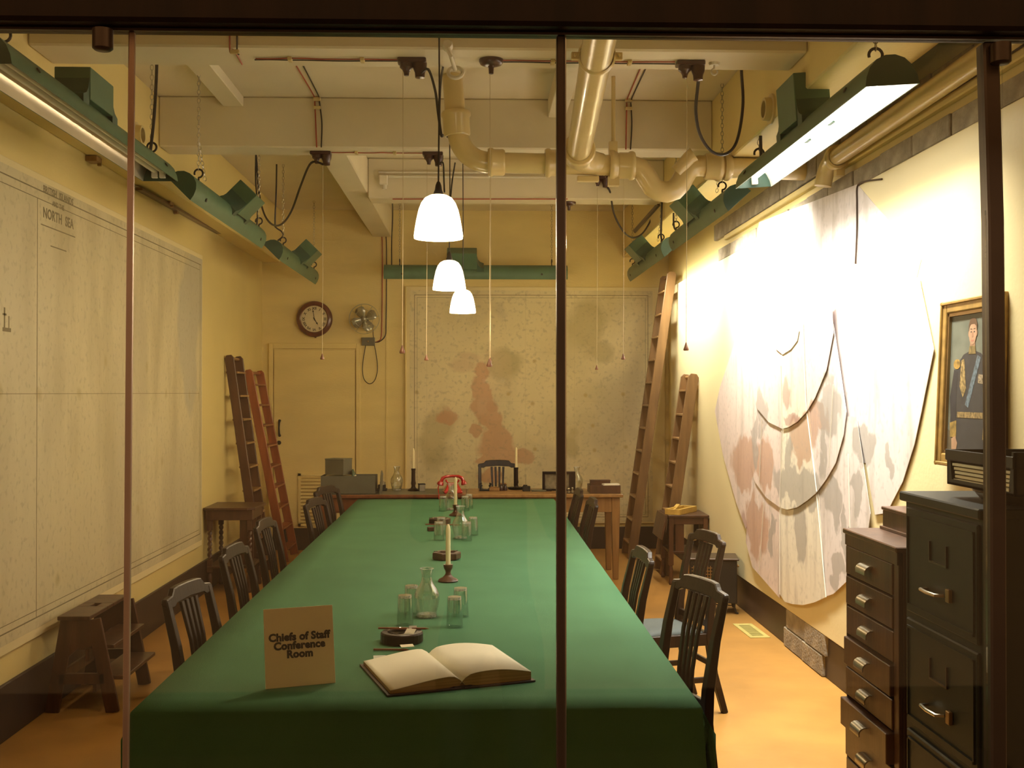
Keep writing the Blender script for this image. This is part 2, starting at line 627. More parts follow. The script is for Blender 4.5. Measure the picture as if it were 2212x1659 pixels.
for (xt0, xb0, xt1, xb1) in ((-2.38, -2.38, gt - .0005, gbm - .0005), (gt + .0005, gbm + .0005, xc - .0068, xc - .0068), (xc + .009, xc + .009, xp + .001, xp + .001), (xp + .028, xp + .028, 2.17, 2.17)):
    ob('pane', MB().prism([(xb0, .12), (xb1, .12), (xt1, 2.306), (xt0, 2.306)], .006, lambda a, b, c: (a, 1.748 + c, b)), M_pane, win)
for (u, v) in ((222, 92), (2162, 122)):
    p = aY(u, v, 1.73)
    t = ob('stop_knob', MB().lathe([(0, -.012), (.012, -.012), (.0155, -.009), (.0155, .02), (0, .02)], p, 16), M_bronze, win, smooth=True)

# ================================================================== LEFT WALL CHART
lm = thing('wall_chart', 'large faded sea chart covering the left wall', 'map', (XL + .02, 7.1, .47))
XLM = XL + .03
y0m, y1m = 3.2, 9.72
ob('mount_board', MB().lim(XL, XLM, y0m, y1m + .03, .44, 2.93), M_board, lm, w=True, bev=.003)
M_chartl = blob_mat('left_chart_paper', (.66, .57, .35),
    [((.46, .42, .31), [(XLM, 9.25, 2.3, .5, .32, .5), (XLM, 9.3, 1.95, .5, .22, .38), (XLM, 9.55, 2.7, .5, .3, .4)], .75, .14, .25),
     ((.50, .43, .28), [(XLM, 7.6, 1.2, .5, .35, .8), (XLM, 7.9, 1.9, .5, .2, .5), (XLM, 8.9, .9, .5, .4, .5)], .55, .45, .7),
     ((.70, .63, .44), [(XLM, 5.7, 1.7, .5, .7, 1.0)], .5, .5, .3),
     ((.42, .32, .13), [(XLM, y, z, .3, .03, .035) for (y, z) in ((5.62, 1.77), (6.1, 1.75), (6.75, 1.74), (7.2, 1.95), (8.1, 1.93), (8.6, 1.74), (9.3, 1.74), (9.6, 1.73), (7.9, .93), (8.5, 1.25), (6.4, .7))], .55, .5, .12)],
    rough=.55, mott=.10, mscale=1.4, fine=.35, stretch=(1, 1.6, .6), streak=((.44, .36, .20), (1, 1.5, .45), 1.7, .47, .66, .75))
ob('chart_sheet', MB().lim(XLM, XLM + .004, y0m + .02, y1m, .49, 2.89), M_chartl, lm, w=True)
xs = XLM + .0042
lines = MB()
for (a, b, c, d_) in ((y0m, y1m - .05, 2.835, 2.842), (y0m, y1m - .09, 2.79, 2.794), (y0m, y1m - .05, .545, .552), (y0m, y1m - .09, .585, .589)):
    lines.lim(xs, xs + .0006, a, b, c, d_)
for (y, wd) in ((y1m - .05, .006), (y1m - .09, .003)):
    lines.lim(xs, xs + .0006, y, y + wd, .55, 2.84)
ob('border_line', lines, M_inkf, lm, w=True)
ob('fold_line', MB().lim(xs, xs + .0006, 6.09, 6.096, .55, 2.79).lim(xs, xs + .0006, y0m, y1m - .1, 1.742, 1.745), M_inkf, lm, w=True)


def text_mesh(name, body, size, mat, par, M4, bold=0.0, align='CENTER', ext=.0004, sp=1.0):
    cu = bpy.data.curves.new('lettering', 'FONT')
    cu.body = body
    cu.size = size
    cu.align_x = align
    cu.offset = bold
    cu.extrude = ext
    cu.space_line = sp
    cu.space_character = 1.04
    cu.resolution_u = 3
    t = bpy.data.objects.new('lettering', cu)
    C.objects.link(t)
    dg = bpy.context.evaluated_depsgraph_get()
    me = bpy.data.meshes.new_from_object(t.evaluated_get(dg))
    me.name = name
    bpy.data.objects.remove(t)
    bpy.data.curves.remove(cu)
    me.transform(M4)
    me.materials.clear()
    me.materials.append(mat)
    o = bpy.data.objects.new(name, me)
    C.objects.link(o)
    if par:
        o.parent = par
        o.location = -Vector(par.location)
    return o


def frame4(origin, xdir, ydir):
    x = Vector(xdir).normalized()
    y = Vector(ydir).normalized()
    z = x.cross(y)
    return Matrix(((x.x, y.x, z.x, origin[0]), (x.y, y.y, z.y, origin[1]), (x.z, y.z, z.z, origin[2]), (0, 0, 0, 1)))


LW = lambda u, v: aX(u, v, xs + .0006)
for (txt, u, v, sz, bd) in (('BRITISH  ISLANDS', 127, 430, .056, .0008), ('AND THE', 126, 450, .040, .0006), ('NORTH  SEA', 127, 482, .078, .0018)):
    text_mesh('chart_title', txt, sz, M_inkf, lm, frame4(LW(u, v), (0, 1, 0), (0, 0, 1)), bd)
p = LW(127, 500)
ob('title_rule', MB().lim(xs, xs + .0006, p.y - .26, p.y + .26, p.z, p.z + .006).lim(xs, xs + .0006, p.y - .12, p.y + .12, p.z - .10, p.z - .094), M_inkf, lm, w=True)
p = LW(15, 695)
ob('lighthouse_mark', MB().lim(xs, xs + .0006, p.y - .05, p.y + .05, p.z - .05, p.z - .03).lim(xs, xs + .0006, p.y - .035, p.y - .02, p.z - .03, p.z + .07).lim(xs, xs + .0006, p.y + .02, p.y + .03, p.z - .03, p.z + .03).lim(xs, xs + .0006, p.y - .05, p.y - .005, p.z + .03, p.z + .04), M_inkf, lm, w=True)

# ================================================================== BACK WALL CHART
bmx0, bmx1, bmz0, bmz1 = aY(886, 0, YB).x, aY(1408, 0, YB).x, aY(1100, 1127, YB).z, aY(1100, 628, YB).z
bm_ = thing('wall_chart', 'faded chart with pink land on the back wall above the desks', 'map', ((bmx0 + bmx1) / 2, YB - .03, bmz0))
ob('mount_board', MB().lim(bmx0 - .05, bmx1 + .14, YB - .03, YB, bmz0 - .02, bmz1 + .04), M_board, bm_, w=True, bev=.003)


def bp(u, v):
    q = aY(u, v, YB - .03)
    return q.x, q.z


def eb(u, v, ru, rv):
    x, z = bp(u, v)
    k = YB / F
    return (x, YB - .03, z, ru * k, .5, rv * k)


PINK = (.56, .29, .17)
M_chartb = blob_mat('back_chart_paper', (.80, .70, .45),
    [((.42, .35, .17), [eb(935, 960, 34, 50), eb(950, 920, 40, 34), eb(1270, 705, 40, 55), eb(1290, 760, 30, 24), eb(1090, 790, 36, 32), eb(1230, 960, 20, 30)], .6, .25, .3),
     (PINK, [eb(1048, 860, 18, 20), eb(1068, 925, 20, 16), eb(1072, 970, 42, 38), eb(1046, 880, 26, 34), eb(1042, 800, 17, 26), eb(1035, 840, 20, 24), eb(1040, 880, 22, 22), eb(1060, 905, 26, 20), eb(1075, 945, 32, 30), eb(1085, 985, 38, 26), eb(1045, 1000, 22, 16), eb(1125, 985, 20, 18), eb(1060, 1030, 26, 12), eb(968, 902, 22, 18), eb(1030, 930, 14, 12)], .7, .12, .28),
     ((.60, .40, .28), [eb(1000, 790, 26, 14), eb(1015, 770, 24, 10)], .4, .3, .1),
     ((.52, .46, .33), [eb(1345, 880, 45, 70), eb(1370, 820, 26, 40), eb(1310, 940, 40, 40), eb(1085, 672, 10, 22), eb(1180, 1000, 40, 40)], .45, .4, .35),
     ((.45, .30, .08), [eb(u, v, 4, 4) for (u, v) in ((900, 848), (1098, 850), (1154, 780), (1265, 853), (1346, 852), (1280, 920), (1284, 972), (1352, 966), (1150, 872), (1155, 970))], .6, .5, .05)],
    rough=.6, grid=((0, 2), .55, .005, (.40, .32, .18), .2), mott=.12, mscale=2.2, fine=.4, streak=((.50, .42, .24), (1, 1, 1), 1.2, .46, .7, .6))
ob('chart_sheet', MB().lim(bmx0, bmx1, YB - .034, YB - .03, bmz0, bmz1), M_chartb, bm_, w=True)
yb_ = YB - .0346
bl = MB()
for dx, wd in ((.05, .006), (.08, .003)):
    bl.lim(bmx0 + dx, bmx0 + dx + wd, yb_, yb_ + .0006, bmz0 + dx, bmz1 - dx)
    bl.lim(bmx1 - dx - wd, bmx1 - dx, yb_, yb_ + .0006, bmz0 + dx, bmz1 - dx)
    bl.lim(bmx0 + dx, bmx1 - dx, yb_, yb_ + .0006, bmz1 - dx - wd, bmz1 - dx)
    bl.lim(bmx0 + dx, bmx1 - dx, yb_, yb_ + .0006, bmz0 + dx, bmz0 + dx + wd)
ob('border_line', bl, M_inkf, bm_, w=True)
ob('batten', MB().lim(bmx0 - .052, bmx0 - .035, YB - .045, YB - .03, bmz0 - .02, bmz1 + .04), M_wallb, bm_, w=True, bev=.003)

# ================================================================== RIGHT WALL CHART: overlapping curled sheets
rm = thing('wall_chart', 'pale chart of overlapping curled paper sheets on the right wall', 'map', (2.12, 7.2, .5))
XRM = 2.125


def rblob(u, v, ru, rv):
    q = aX(u, v, XRM)
    return (XRM, q.y, q.z, .6, ru * q.y / F * q.y / XRM, rv * q.y / F)


def right_paper(name, base):
  return blob_mat(name, base,
    [((.46, .25, .15), [rblob(1745, 945, 34, 52), rblob(1770, 905, 28, 40), rblob(1640, 1140, 26, 60), rblob(1612, 1000, 30, 60), rblob(1660, 1000, 18, 60)], .7, .10, .42),
     ((.33, .30, .27), [rblob(1800, 880, 26, 55), rblob(1730, 1050, 60, 40), rblob(1808, 1080, 22, 42), rblob(1737, 1140, 10, 80), rblob(1870, 960, 22, 40), rblob(1815, 1230, 16, 40), rblob(1860, 1060, 12, 50), rblob(1655, 890, 14, 44), rblob(1640, 960, 7, 60), rblob(1672, 1150, 6, 50), rblob(1712, 990, 8, 50), rblob(1790, 960, 6, 60), rblob(1835, 1150, 7, 60), rblob(1930, 1000, 10, 40)], .7, .10, .42),
     ((.36, .20, .17), [rblob(1722, 902, 16, 14), rblob(1712, 850, 10, 22), rblob(1610, 1140, 10, 30)], .65, .2, .3)],
    rough=.75, wsc=5.0, mott=.08, mscale=2.5, fine=.3, stretch=(1, 4, .7), streak=((.42, .36, .31), (1, 5, .8), 1.5, .52, .66, .55))


M_chartr = right_paper('right_chart_paper', (.73, .66, .65))
M_chartr2 = right_paper('right_chart_paper_cream', (.78, .72, .60))
M_chartr3 = right_paper('right_chart_paper_pink', (.74, .61, .56))
M_seam = pm('pale_paper_edge', (.72, .68, .60), .8)
sheets = [
    # (layer, outline in the photograph's sight lines, met with the board's plane)
    (0, [(1640, 480), (1852, 398), (1990, 560), (1880, 1000), (1640, 1000), (1600, 760)]),
    (1, [(1600, 700), (1555, 837), (1544, 888), (1562, 985), (1590, 1085), (1611, 1143), (1626, 1100), (1650, 1000), (1650, 800)]),
    (1, [(1905, 600), (1885, 790), (1865, 870), (1850, 900), (1870, 1000), (1884, 1080), (1890, 1112), (1915, 1108), (1950, 1040), (1975, 960), (1990, 890), (2008, 800), (2017, 755), (1985, 600)]),
    (2, [(1622, 1000), (1617, 1080), (1611, 1170), (1625, 1225), (1640, 1242), (1684, 1292), (1684, 1000)]),
    (2, [(1684, 1000), (1684, 1283), (1695, 1300), (1712, 1305), (1735, 1307), (1760, 1301), (1783, 1290), (1764, 1000)]),
    (2, [(1764, 1000), (1785, 1288), (1800, 1283), (1833, 1252), (1868, 1200), (1880, 1110), (1850, 900), (1800, 900)]),
    (3, [(1600, 760), (1612, 900), (1618, 990), (1630, 1040), (1655, 1075), (1684, 1096), (1690, 800)]),
    (3, [(1690, 800), (1684, 1096), (1700, 1101), (1722, 1096), (1745, 1080), (1764, 1064), (1740, 800)]),
    (3, [(1740, 800), (1764, 1064), (1785, 1035), (1805, 1000), (1822, 940), (1828, 890), (1815, 800), (1800, 700)]),
    (4, [(1612, 700), (1618, 820), (1635, 882), (1660, 912), (1689, 926), (1686, 700)]),
    (4, [(1686, 700), (1689, 926), (1703, 923), (1722, 911), (1742, 890), (1735, 700)]),
    (4, [(1735, 700), (1742, 890), (1760, 860), (1785, 800), (1800, 720), (1795, 640)]),
    (5, [(1655, 640), (1664, 715), (1675, 753), (1690, 766), (1708, 755), (1722, 736), (1726, 715), (1690, 660)]),
]
for si, (lay, poly) in enumerate(sheets):
    xo = XRM - .002 - lay * .009 - (.004 if si in (1, 4, 7, 10) else 0)
    pts = [aX(u, v, xo) for u, v in poly]
    zmin = min(q.z for q in pts)
    zmax = max(q.z for q in pts)
    fn = lambda a, b, c, zmin=zmin, zmax=zmax, xo=xo: (xo + c + (.006 if lay else 0) * math.cos((b - zmin) / (zmax - zmin) * math.pi), a, b)
    ob('chart_sheet', MB().prism([(q.y, q.z) for q in pts], .0025, lambda a, b, c, xo=xo: (xo + c, a, b)), M_chartr2 if si in (4, 7, 10, 12) else M_chartr3 if si in (1, 3, 6, 9) else M_chartr, rm, w=True, bev=0)

for lay, (u0, v0), (u1, v1) in ((2, (1684, 1102), (1684, 1284)), (2, (1764, 1068), (1784, 1290)), (3, (1689, 930), (1684, 1094)), (3, (1743, 893), (1764, 1062)), (4, (1687, 790), (1689, 922)), (4, (1736, 780), (1742, 888)), (3, (1646, 905), (1640, 1040)), (3, (1800, 830), (1790, 1010)), (2, (1832, 980), (1838, 1230)), (2, (1650, 1085), (1640, 1232))):
    xo = XRM - .009 - lay * .009
    ob('seam', MB().bars([aX(u0, v0, xo), aX((u0 + u1) / 2, (v0 + v1) / 2, xo), aX(u1, v1, xo)], .003, .006, up=(1, 0, 0)), M_seam, rm, w=True, label='pale seam between two sheets')

# ================================================================== CONFERENCE TABLE AND CLOTH
TZ = .775
tc_ = [aZ(288, 1533, TZ), aZ(1514, 1525, TZ), aZ(1196, 1077, TZ), aZ(775, 1077, TZ)]
yn, yf = 3.475, tc_[2].y
tb = thing('conference_table', 'long table hidden under the green cloth', 'table', (-.18, (yn + yf) / 2, 0))
ob('tabletop', MB().lim(-.98, .62, yn + .05, yf - .03, TZ - .05, TZ - .006), M_wbrown, tb, w=True)
for y in (3.75, 6.48, 7.62, 9.9):
    for x in (-.6, .25):
        ob('leg', MB().bars([(x, y, 0), (x, y, TZ - .05)], [.05, .075], [.05, .075], up=(0, 1, 0)), M_wbrown, tb, w=True)
nx, ny = 12, 46
cl = MB()
vs, fs = [], []
rc = random.Random(5)


def edge(k, t):
    a, b = (tc_[0], tc_[3]) if k == 0 else (tc_[1], tc_[2])
    return a.x + (b.x - a.x) * t


cols = [('L', .25), ('L', .15), ('L', .012)] + [('T', i / nx) for i in range(nx + 1)] + [('R', .012), ('R', .15), ('R', .25)]
rows = [('D', .70), ('D', .5), ('D', .3), ('D', .12), ('D', .012)] + [('T', j / ny) for j in range(ny + 1)]
creases = (5.5, 6.62, 7.9, 8.7)
for (rk, rv) in rows:
    t = rv if rk == 'T' else 0
    y = yn + (yf - yn) * t
    for (ck, cv) in cols:
        xl, xr = edge(0, t), edge(1, t)
        drop = 0
        if ck == 'T':
            x = xl + (xr - xl) * cv
        elif ck == 'L':
            drop = cv
            x = xl - .004 - (cv * .10 if cv > .02 else 0)
        else:
            drop = cv
            x = xr + .004 + (cv * .16 if cv > .02 else 0)
        yy = y
        z = TZ
        for q in creases:
            z -= .0035 * math.exp(-((y - q) / .035) ** 2)
        if rk == 'D':
            z -= rv
            if rv > .02:
                yy = yn - .006 - .02 * rv - .010 * rv * math.sin(x * 9 + 1)
                if ck == 'T':
                    e = abs(cv - .5) * 2
                    x += (1 if cv > .5 else -1) * .30 * rv * max(0, e - .75) * (1.0 if cv > .5 else .2)
                elif ck == 'R':
                    x = xr + .30 * rv * .25 + cv * .10
                    yy += cv * .5
                else:
                    x = xl - .02 * rv - cv * .05
                    yy += cv * .5
            z = max(z, .05)
        z -= drop if rk == 'T' else drop * .3
        vs.append((x, yy, max(z, .04)))
nc = len(cols)
for j in range(len(rows) - 1):
    for i in range(nc - 1):
        fs.append((j * nc + i, j * nc + i + 1, (j + 1) * nc + i + 1, (j + 1) * nc + i))
cl.add(vs, fs)
clo = ob('tablecloth', cl, M_baize, smooth=False)
clo.data.polygons.foreach_set('use_smooth', [True] * len(clo.data.polygons))
md = clo.modifiers.new('Solidify', 'SOLIDIFY')
md.thickness = .003
md.offset = -1
tag(clo, 'green baize tablecloth draped over the long conference table', 'tablecloth')

# ================================================================== LAMPS
def arc(c, r, a0, a1, n, M):
    out = []
    for i in range(n + 1):
        a = R(a0 + (a1 - a0) * i / n)
        out.append(Vector(c) + (M @ Vector((r * math.cos(a), r * math.sin(a), 0))))
    return out


def chain_mb(pts, link=.034, r=.0022):
    """steel chain along a polyline: alternate flat and upright oval links"""
    m = MB()
    k = 0
    for a, b in zip(pts[:-1], pts[1:]):
        a, b = Vector(a), Vector(b)
        n = max(1, int((b - a).length / (link * .78)))
        d = (b - a).normalized()
        s = d.cross(Vector((0, 1, 0)))
        if s.length < .1:
            s = d.cross(Vector((1, 0, 0)))
        s.normalize()
        q = d.cross(s)
        for i in range(n):
            c = a + (b - a) * ((i + .5) / n)
            e = s if k % 2 else q
            ring = [c + d * (link / 2 * math.cos(t)) + e * (link * .28 * math.sin(t)) for t in [2 * math.pi * j / 8 for j in range(8)]]
            m.tube(ring, r, 4, closed=True)
            k += 1
    return m


PROF = [(-.100, 0), (-.094, .035), (-.078, .072), (-.052, .100), (-.018, .114), (.018, .114), (.052, .100), (.078, .072), (.094, .035), (.100, 0)]


def trough(loc, length, tilt, rz, label, lit=False, bright=False, box_at=.0, chains=(), box_tilt=None, box_h=.29, power=1.0, group='green trough lamps hung from the ceiling'):
    t = thing('trough_lamp', label, 'lamp', loc, 0, group)
    Mz = Matrix.Rotation(rz, 3, 'Z') @ rot('Y', tilt)
    g1 = M_green
    def tr(mb):
        mb.v = [tuple(Mz @ Vector(p)) for p in mb.v]
        return mb
    hl = length / 2
    sh = MB()
    n = len(PROF)
    vs = []
    for y in (-hl, hl):
        vs += [(x, y, z) for x, z in PROF] + [(x * .955, y, z * .955) for x, z in PROF]
    m = 2 * n
    fs = [(i, i + 1, m + i + 1, m + i) for i in range(n - 1)]
    fs += [(n - 1, 2 * n - 1, m + 2 * n - 1, m + n - 1), (0, n, m + n, m)]
    sh.add(vs, fs)
    ob('shade', tr(sh), g1, t, smooth=True)
    rf = MB()
    vs, fs = [], []
    for y in (-hl + .003, hl - .003):
        vs += [(x * .95, y, z * .95) for x, z in PROF]
    fs = [(i, i + 1, n + i + 1, n + i) for i in range(n - 1)]
    rf.add(vs, fs)
    ob('reflector', tr(rf), M_alu if bright else M_white, t, smooth=True)
    for y in (-hl, hl):
        ob('end_cap', tr(MB().prism(PROF, .004 if y < 0 else -.004, lambda a, b, c, y=y: (a, y + c, b))), M_greend, t, bev=.001)
    # ballast box and its saddle on the back
    by = box_at
    bx = tr(MB().lim(-.080, .080, by - .16, by + .16, .105, box_h))
    if box_tilt is not None:
        Mb = rot('Y', box_tilt)
        bx = MB().lim(-.078, .078, by - .15, by + .15, .14, .36)
        bx.v = [tuple(Mb @ Vector(p)) for p in bx.v]
    ob('ballast_box', bx, g1, t, bev=.003)
    sd = MB()
    for sg in (-1, 1):
        y0_ = by + sg * .16
        out = [(0, .20), (sg * .012, .155), (sg * .035, .128), (sg * .075, .112), (sg * .075, .07), (0, .07)]
        ob('saddle', tr(MB().prism(out, .15, lambda a, b, c, y0_=y0_: (-.075 + c, y0_ + a, b))), M_greend, t, smooth=True)
    tm = pm('lit_tube', (1, 1, 1), emit=((1, .97, .88), TUBE_EMIT)) if lit else M_white
    for x in (-.022, .022) if not lit else (0,):
        ob('fluorescent_tube', tr(MB().tube([(x, -hl + .05, .055), (x, hl - .05, .055)], .017, 10)), tm, t, smooth=True)
        for y in (-hl + .035, hl - .035):
            ob('tube_holder', tr(MB().lim(x - .016, x + .016, y - .012, y + .012, .012, .10)), M_white, t, bev=.002)
    for y in (-hl + .17, hl - .17):
        hk = MB()
        base = Mz @ Vector((0, y, .113))
        c = base + Vector((0, 0, .045))
        Mx = Matrix.Rotation(rz, 3, 'Z') @ rot('X', 90)
        hk.tube([base, base + Vector((0, 0, .015))] + arc(c, .026, -90, 200, 14, Mx), .006, 8)
        ob('hook', hk, M_hook, t, smooth=True)
        top = c + Vector((0, 0, .018))
        zt = ZC - loc[2]
        if chains and chains[0 if y < 0 else 1] == 'v':
            k = Vector((top.x, top.y, top.z + .18))
            ring = chain_mb([top, k, k + Vector((0, 0, zt - k.z))])
            for p_, q_ in ((k, top + Vector((0, .17, -.03))),):
                m2 = chain_mb([p_, q_])
                ring.add(m2.v, m2.f)
            ob('chain', ring, M_chain, t, kind='stuff')
        else:
            ob('chain', chain_mb([top, Vector((top.x, top.y, zt))]), M_chain, t, kind='stuff')
    for ys in (-hl + .28, hl - .2):
        ob('screw_plate', tr(MB().lathe([(0, .006), (.012, .004), (.012, 0)], (.088 if loc[0] < 0 else -.088, ys, .055), 8, rot('Y', 60 if loc[0] < 0 else -60))), M_hook, t)
    if lit:
        d = Mz @ Vector((0, 0, -1))
        area('tube_light', tuple(Mz @ Vector((0, 0, .030))), Mz.to_euler(), .12, length - .12, TUBE_WATT * power, (1, .955, .83), t, 105)
    return t


LZ = 2.985
trough((-1.80, 5.32, LZ - .03), 2.30, 0, 0, 'unlit green trough lamp with bright metal reflector, nearest over the left wall chart', bright=True, box_at=-.09, box_h=.25)
trough((-1.80, 8.00, LZ), 2.28, 45, 0, 'unlit green trough lamp tilted to the left wall, middle of the left row', box_at=.1, chains=('v', ''))
trough((-1.80, 11.05, LZ), 2.25, 45, 0, 'unlit green trough lamp above the dark ladders on the left, farthest of the left row', box_at=.1)
trough((1.70, 5.68, LZ + .02), 2.30, -4, 0, 'lit trough lamp with glaring tube flooding the right wall chart', lit=True, box_at=.05, box_h=.32).scale = (1.12, 1, 1.1)
trough((1.70, 8.22, LZ), 2.05, -42, 0, 'green trough lamp turned to the wall behind the glaring one, middle of the right row', lit=True, box_at=.0, chains=('v', ''))
trough((1.70, 10.72, LZ), 2.15, -42, 0, 'green trough lamp turned to the wall above the tall ladder, farthest of the right row', lit=True, power=.5, box_at=.05, chains=('v', ''))
trough((0.0, 12.2, 3.02), 1.98, -30, R(90), 'green trough lamp hung flat in front of the back wall chart', box_at=.15)

def pendant(loc, label):
    t = thing('pendant_lamp', label, 'lamp', loc, 0, 'white pendant lamps over the green table')
    e = pm('glowing_opal_glass', (.9, .88, .8), .4, emit=((1, .80, .55), SHADE_EMIT))
    ob('lamp_shade', MB().lathe([(.103, .004), (.1075, .0), (.1085, .012), (.104, .045), (.097, .085), (.088, .125), (.076, .156), (.060, .178), (.038, .190), (.020, .193), (.020, .190), (.036, .186), (.057, .174), (.072, .153), (.084, .123), (.093, .084), (.100, .045), (.103, .004)], n=36), e, t, smooth=True)
    ob('lamp_bulb', MB().lathe([(0, .055), (.018, .058), (.028, .075), (.028, .095), (.016, .125), (.013, .15)], n=14), e, t, smooth=True)
    ob('lamp_holder', MB().lathe([(.021, .185), (.022, .200), (.016, .215), (.013, .235), (.007, .250), (.004, .252)], n=16), M_black, t, smooth=True)
    zt = ZC - loc[2]
    ob('flex', MB().tube([(0, 0, .24), (.004, 0, zt * .5), (0, 0, zt)], .0042, 6), M_black, t, smooth=True)
    ob('ceiling_rose', MB().lathe([(0, zt - .03), (.03, zt - .025), (.04, zt - .01), (.04, zt)], n=16), M_bake, t, smooth=True)
    ld = bpy.data.lights.new('bulb_light', 'POINT')
    ld.energy = BULB_WATT
    ld.color = (1, .76, .46)
    ld.shadow_soft_size = .05
    o = bpy.data.objects.new('bulb_light', ld)
    C.objects.link(o)
    o.parent = t
    o.location = (0, 0, -.02)
    return t


for (u, v, Y, lb) in ((947, 515, 4.97, 'white glowing pendant lamp, nearest and largest of three over the table'),
                      (970.5, 626, 7.38, 'white glowing pendant lamp, middle one of three over the table'),
                      (999.5, 676, 9.3, 'white glowing pendant lamp, farthest and smallest of three over the table')):
    pendant(tuple(aY(u, v, Y)), lb)

# ================================================================== PIPES
ZP = 1.49 + EYE_Z
YP = 7.22


def bez(a, b, c, n=10):
    a, b, c = Vector(a), Vector(b), Vector(c)
    return [a * (1 - t) ** 2 + b * 2 * t * (1 - t) + c * t * t for t in [i / n for i in range(n + 1)]]


def collar(mb, p, d, r, h, lip=1.0):
    """a pipe socket: wide ring with rolled lips, axis d"""
    d = Vector(d).normalized()
    M = d.to_track_quat('Z', 'Y').to_matrix()
    mb.lathe([(r * .80, -h / 2), (r * 1.02, -h / 2), (r * 1.10, -h / 2 + .012), (r * 1.10, -h / 2 + .03), (r, -h / 2 + .04), (r, h / 2 - .012), (r * .92, h / 2), (r * .80, h / 2)], p, 20, M)


dp = thing('drain_pipe', 'thick cream drain pipe with elbow, branch and swan-neck bend below the ceiling', 'pipe', (.4, YP, 3.0))
pr = .066
e0 = aY(985, 150, YP)
e0 = Vector((e0.x, YP, ZC))
e1 = aY(984, 255, YP)
e2 = aY(992, 300, YP)
e3 = aY(1058, 350, YP)
ob('down_pipe', MB().tube([Vector((e1.x - .02, YP, ZC)), e1], pr, 20), M_pipe, dp, smooth=True, w=True)
m = MB()
collar(m, aY(986, 268, YP), (0.05, 0, -1), pr * 1.32, .16)
ob('socket', m, M_pipe, dp, smooth=True, w=True)
ob('elbow', MB().tube(bez(aY(987, 270, YP), aY(990, 352, YP), aY(1070, 352, YP), 14), pr * 1.04, 20), M_pipe, dp, smooth=True, w=True)
q1, q2 = aY(1060, 351, YP), aY(1360, 358, YP)
ob('cross_pipe', MB().tube([q1, q2], pr, 20), M_pipe, dp, smooth=True, w=True)
for u, v, hh in ((1072, 351, .11), (1192, 352, .09), (1352, 358, .11)):
    m = MB()
    collar(m, aY(u, v, YP), (1 if u != 1352 else -1, 0, 0), pr * 1.28, hh)
    ob('socket', m, M_pipe, dp, smooth=True, w=True)
# branch coming along the ceiling from the near side
b1 = aY(1246, 350, YP)
b0 = aY(1294, 90, 4.9)
b00 = b0 + (b0 - b1).normalized() * 2.2
ob('branch_pipe', MB().tube([b00, b1 + (b0 - b1).normalized() * .22], .074, 22), M_pipe, dp, smooth=True, w=True)
m = MB()
dB = (b0 - b1).normalized()
collar(m, b1 + dB * .27, dB * -1, .094, .17)
ob('socket', m, M_pipe, dp, smooth=True, w=True)
ob('branch_tee', MB().tube(bez(b1 + dB * .26, b1 + dB * .05, b1 + Vector((.16, 0, -.01)), 8), [.082] * 5 + [.078, .074, .07, .066], 20), M_pipe, dp, smooth=True, w=True)
# clamp band with lugs round the branch
m = MB()
kb = aY(1289, 122, 4.9 + .22)
m2 = MB()
collar(m2, kb, dB, .080, .035)
ob('pipe_clamp', m2, M_pipe, dp, smooth=True, w=True)
xv = Vector((1, 0, 0))
for sg in (-1, 1):
    ob('clamp_lug', MB().box(kb + xv * (.095 * sg), (.045, .03, .035)).tube([kb + xv * (.10 * sg) + Vector((0, -.03, 0)), kb + xv * (.10 * sg) + Vector((0, .03, 0))], .008, 6), M_pipe, dp, w=True, bev=.003)
# hanger rod with strap round the cross pipe
h0, h1 = aY(1334, 150, YP), aY(1325, 300, YP)
hz = Vector((h1.x, YP, ZC))
ob('hanger_rod', MB().tube([hz, h1, aY(1325, 320, YP)], [.014, .014, .018], 10).box(aY(1324, 322, YP), (.055, .05, .09)), M_pipe, dp, smooth=True, w=True)
m = MB()
collar(m, aY(1325, 357, YP), (1, 0, 0), .088, .055)
m.box(aY(1325, 392, YP), (.07, .05, .06))
ob('clamp_plate', MB().box(aY(1270, 387, YP), (.14, .05, .035)), M_pipe, dp, w=True, bev=.004)
ob('pipe_clamp', m, M_pipe, dp, smooth=True, w=True)
# swan-neck
pts = [(1360, 358), (1385, 366), (1398, 385), (1410, 404), (1424, 413), (1440, 415), (1457, 410), (1470, 396), (1480, 376), (1492, 362), (1510, 358), (1530, 359)]
ob('swan_neck', MB().tube([aY(u, v, YP) for u, v in pts], .069, 20), M_pipe, dp, smooth=True, w=True)
ob('cleaning_eye', MB().tube([aY(1462, 372, YP - .03), aY(1490, 340, YP - .06), aY(1500, 333, YP - .07)], [.045, .045, .05], 14), M_pipe, dp, smooth=True, w=True)
m = MB()
collar(m, aY(1540, 360, YP), (-1, 0, 0), .086, .11)
collar(m, aY(1572, 362, YP), (1, 0, 0), .078, .05)
ob('socket', m, M_pipe, dp, smooth=True, w=True)
ob('cross_pipe', MB().tube([aY(1530, 360, YP), Vector((XR - .01, YP, aY(1690, 368, YP).z))], pr, 18), M_pipe, dp, smooth=True, w=True)

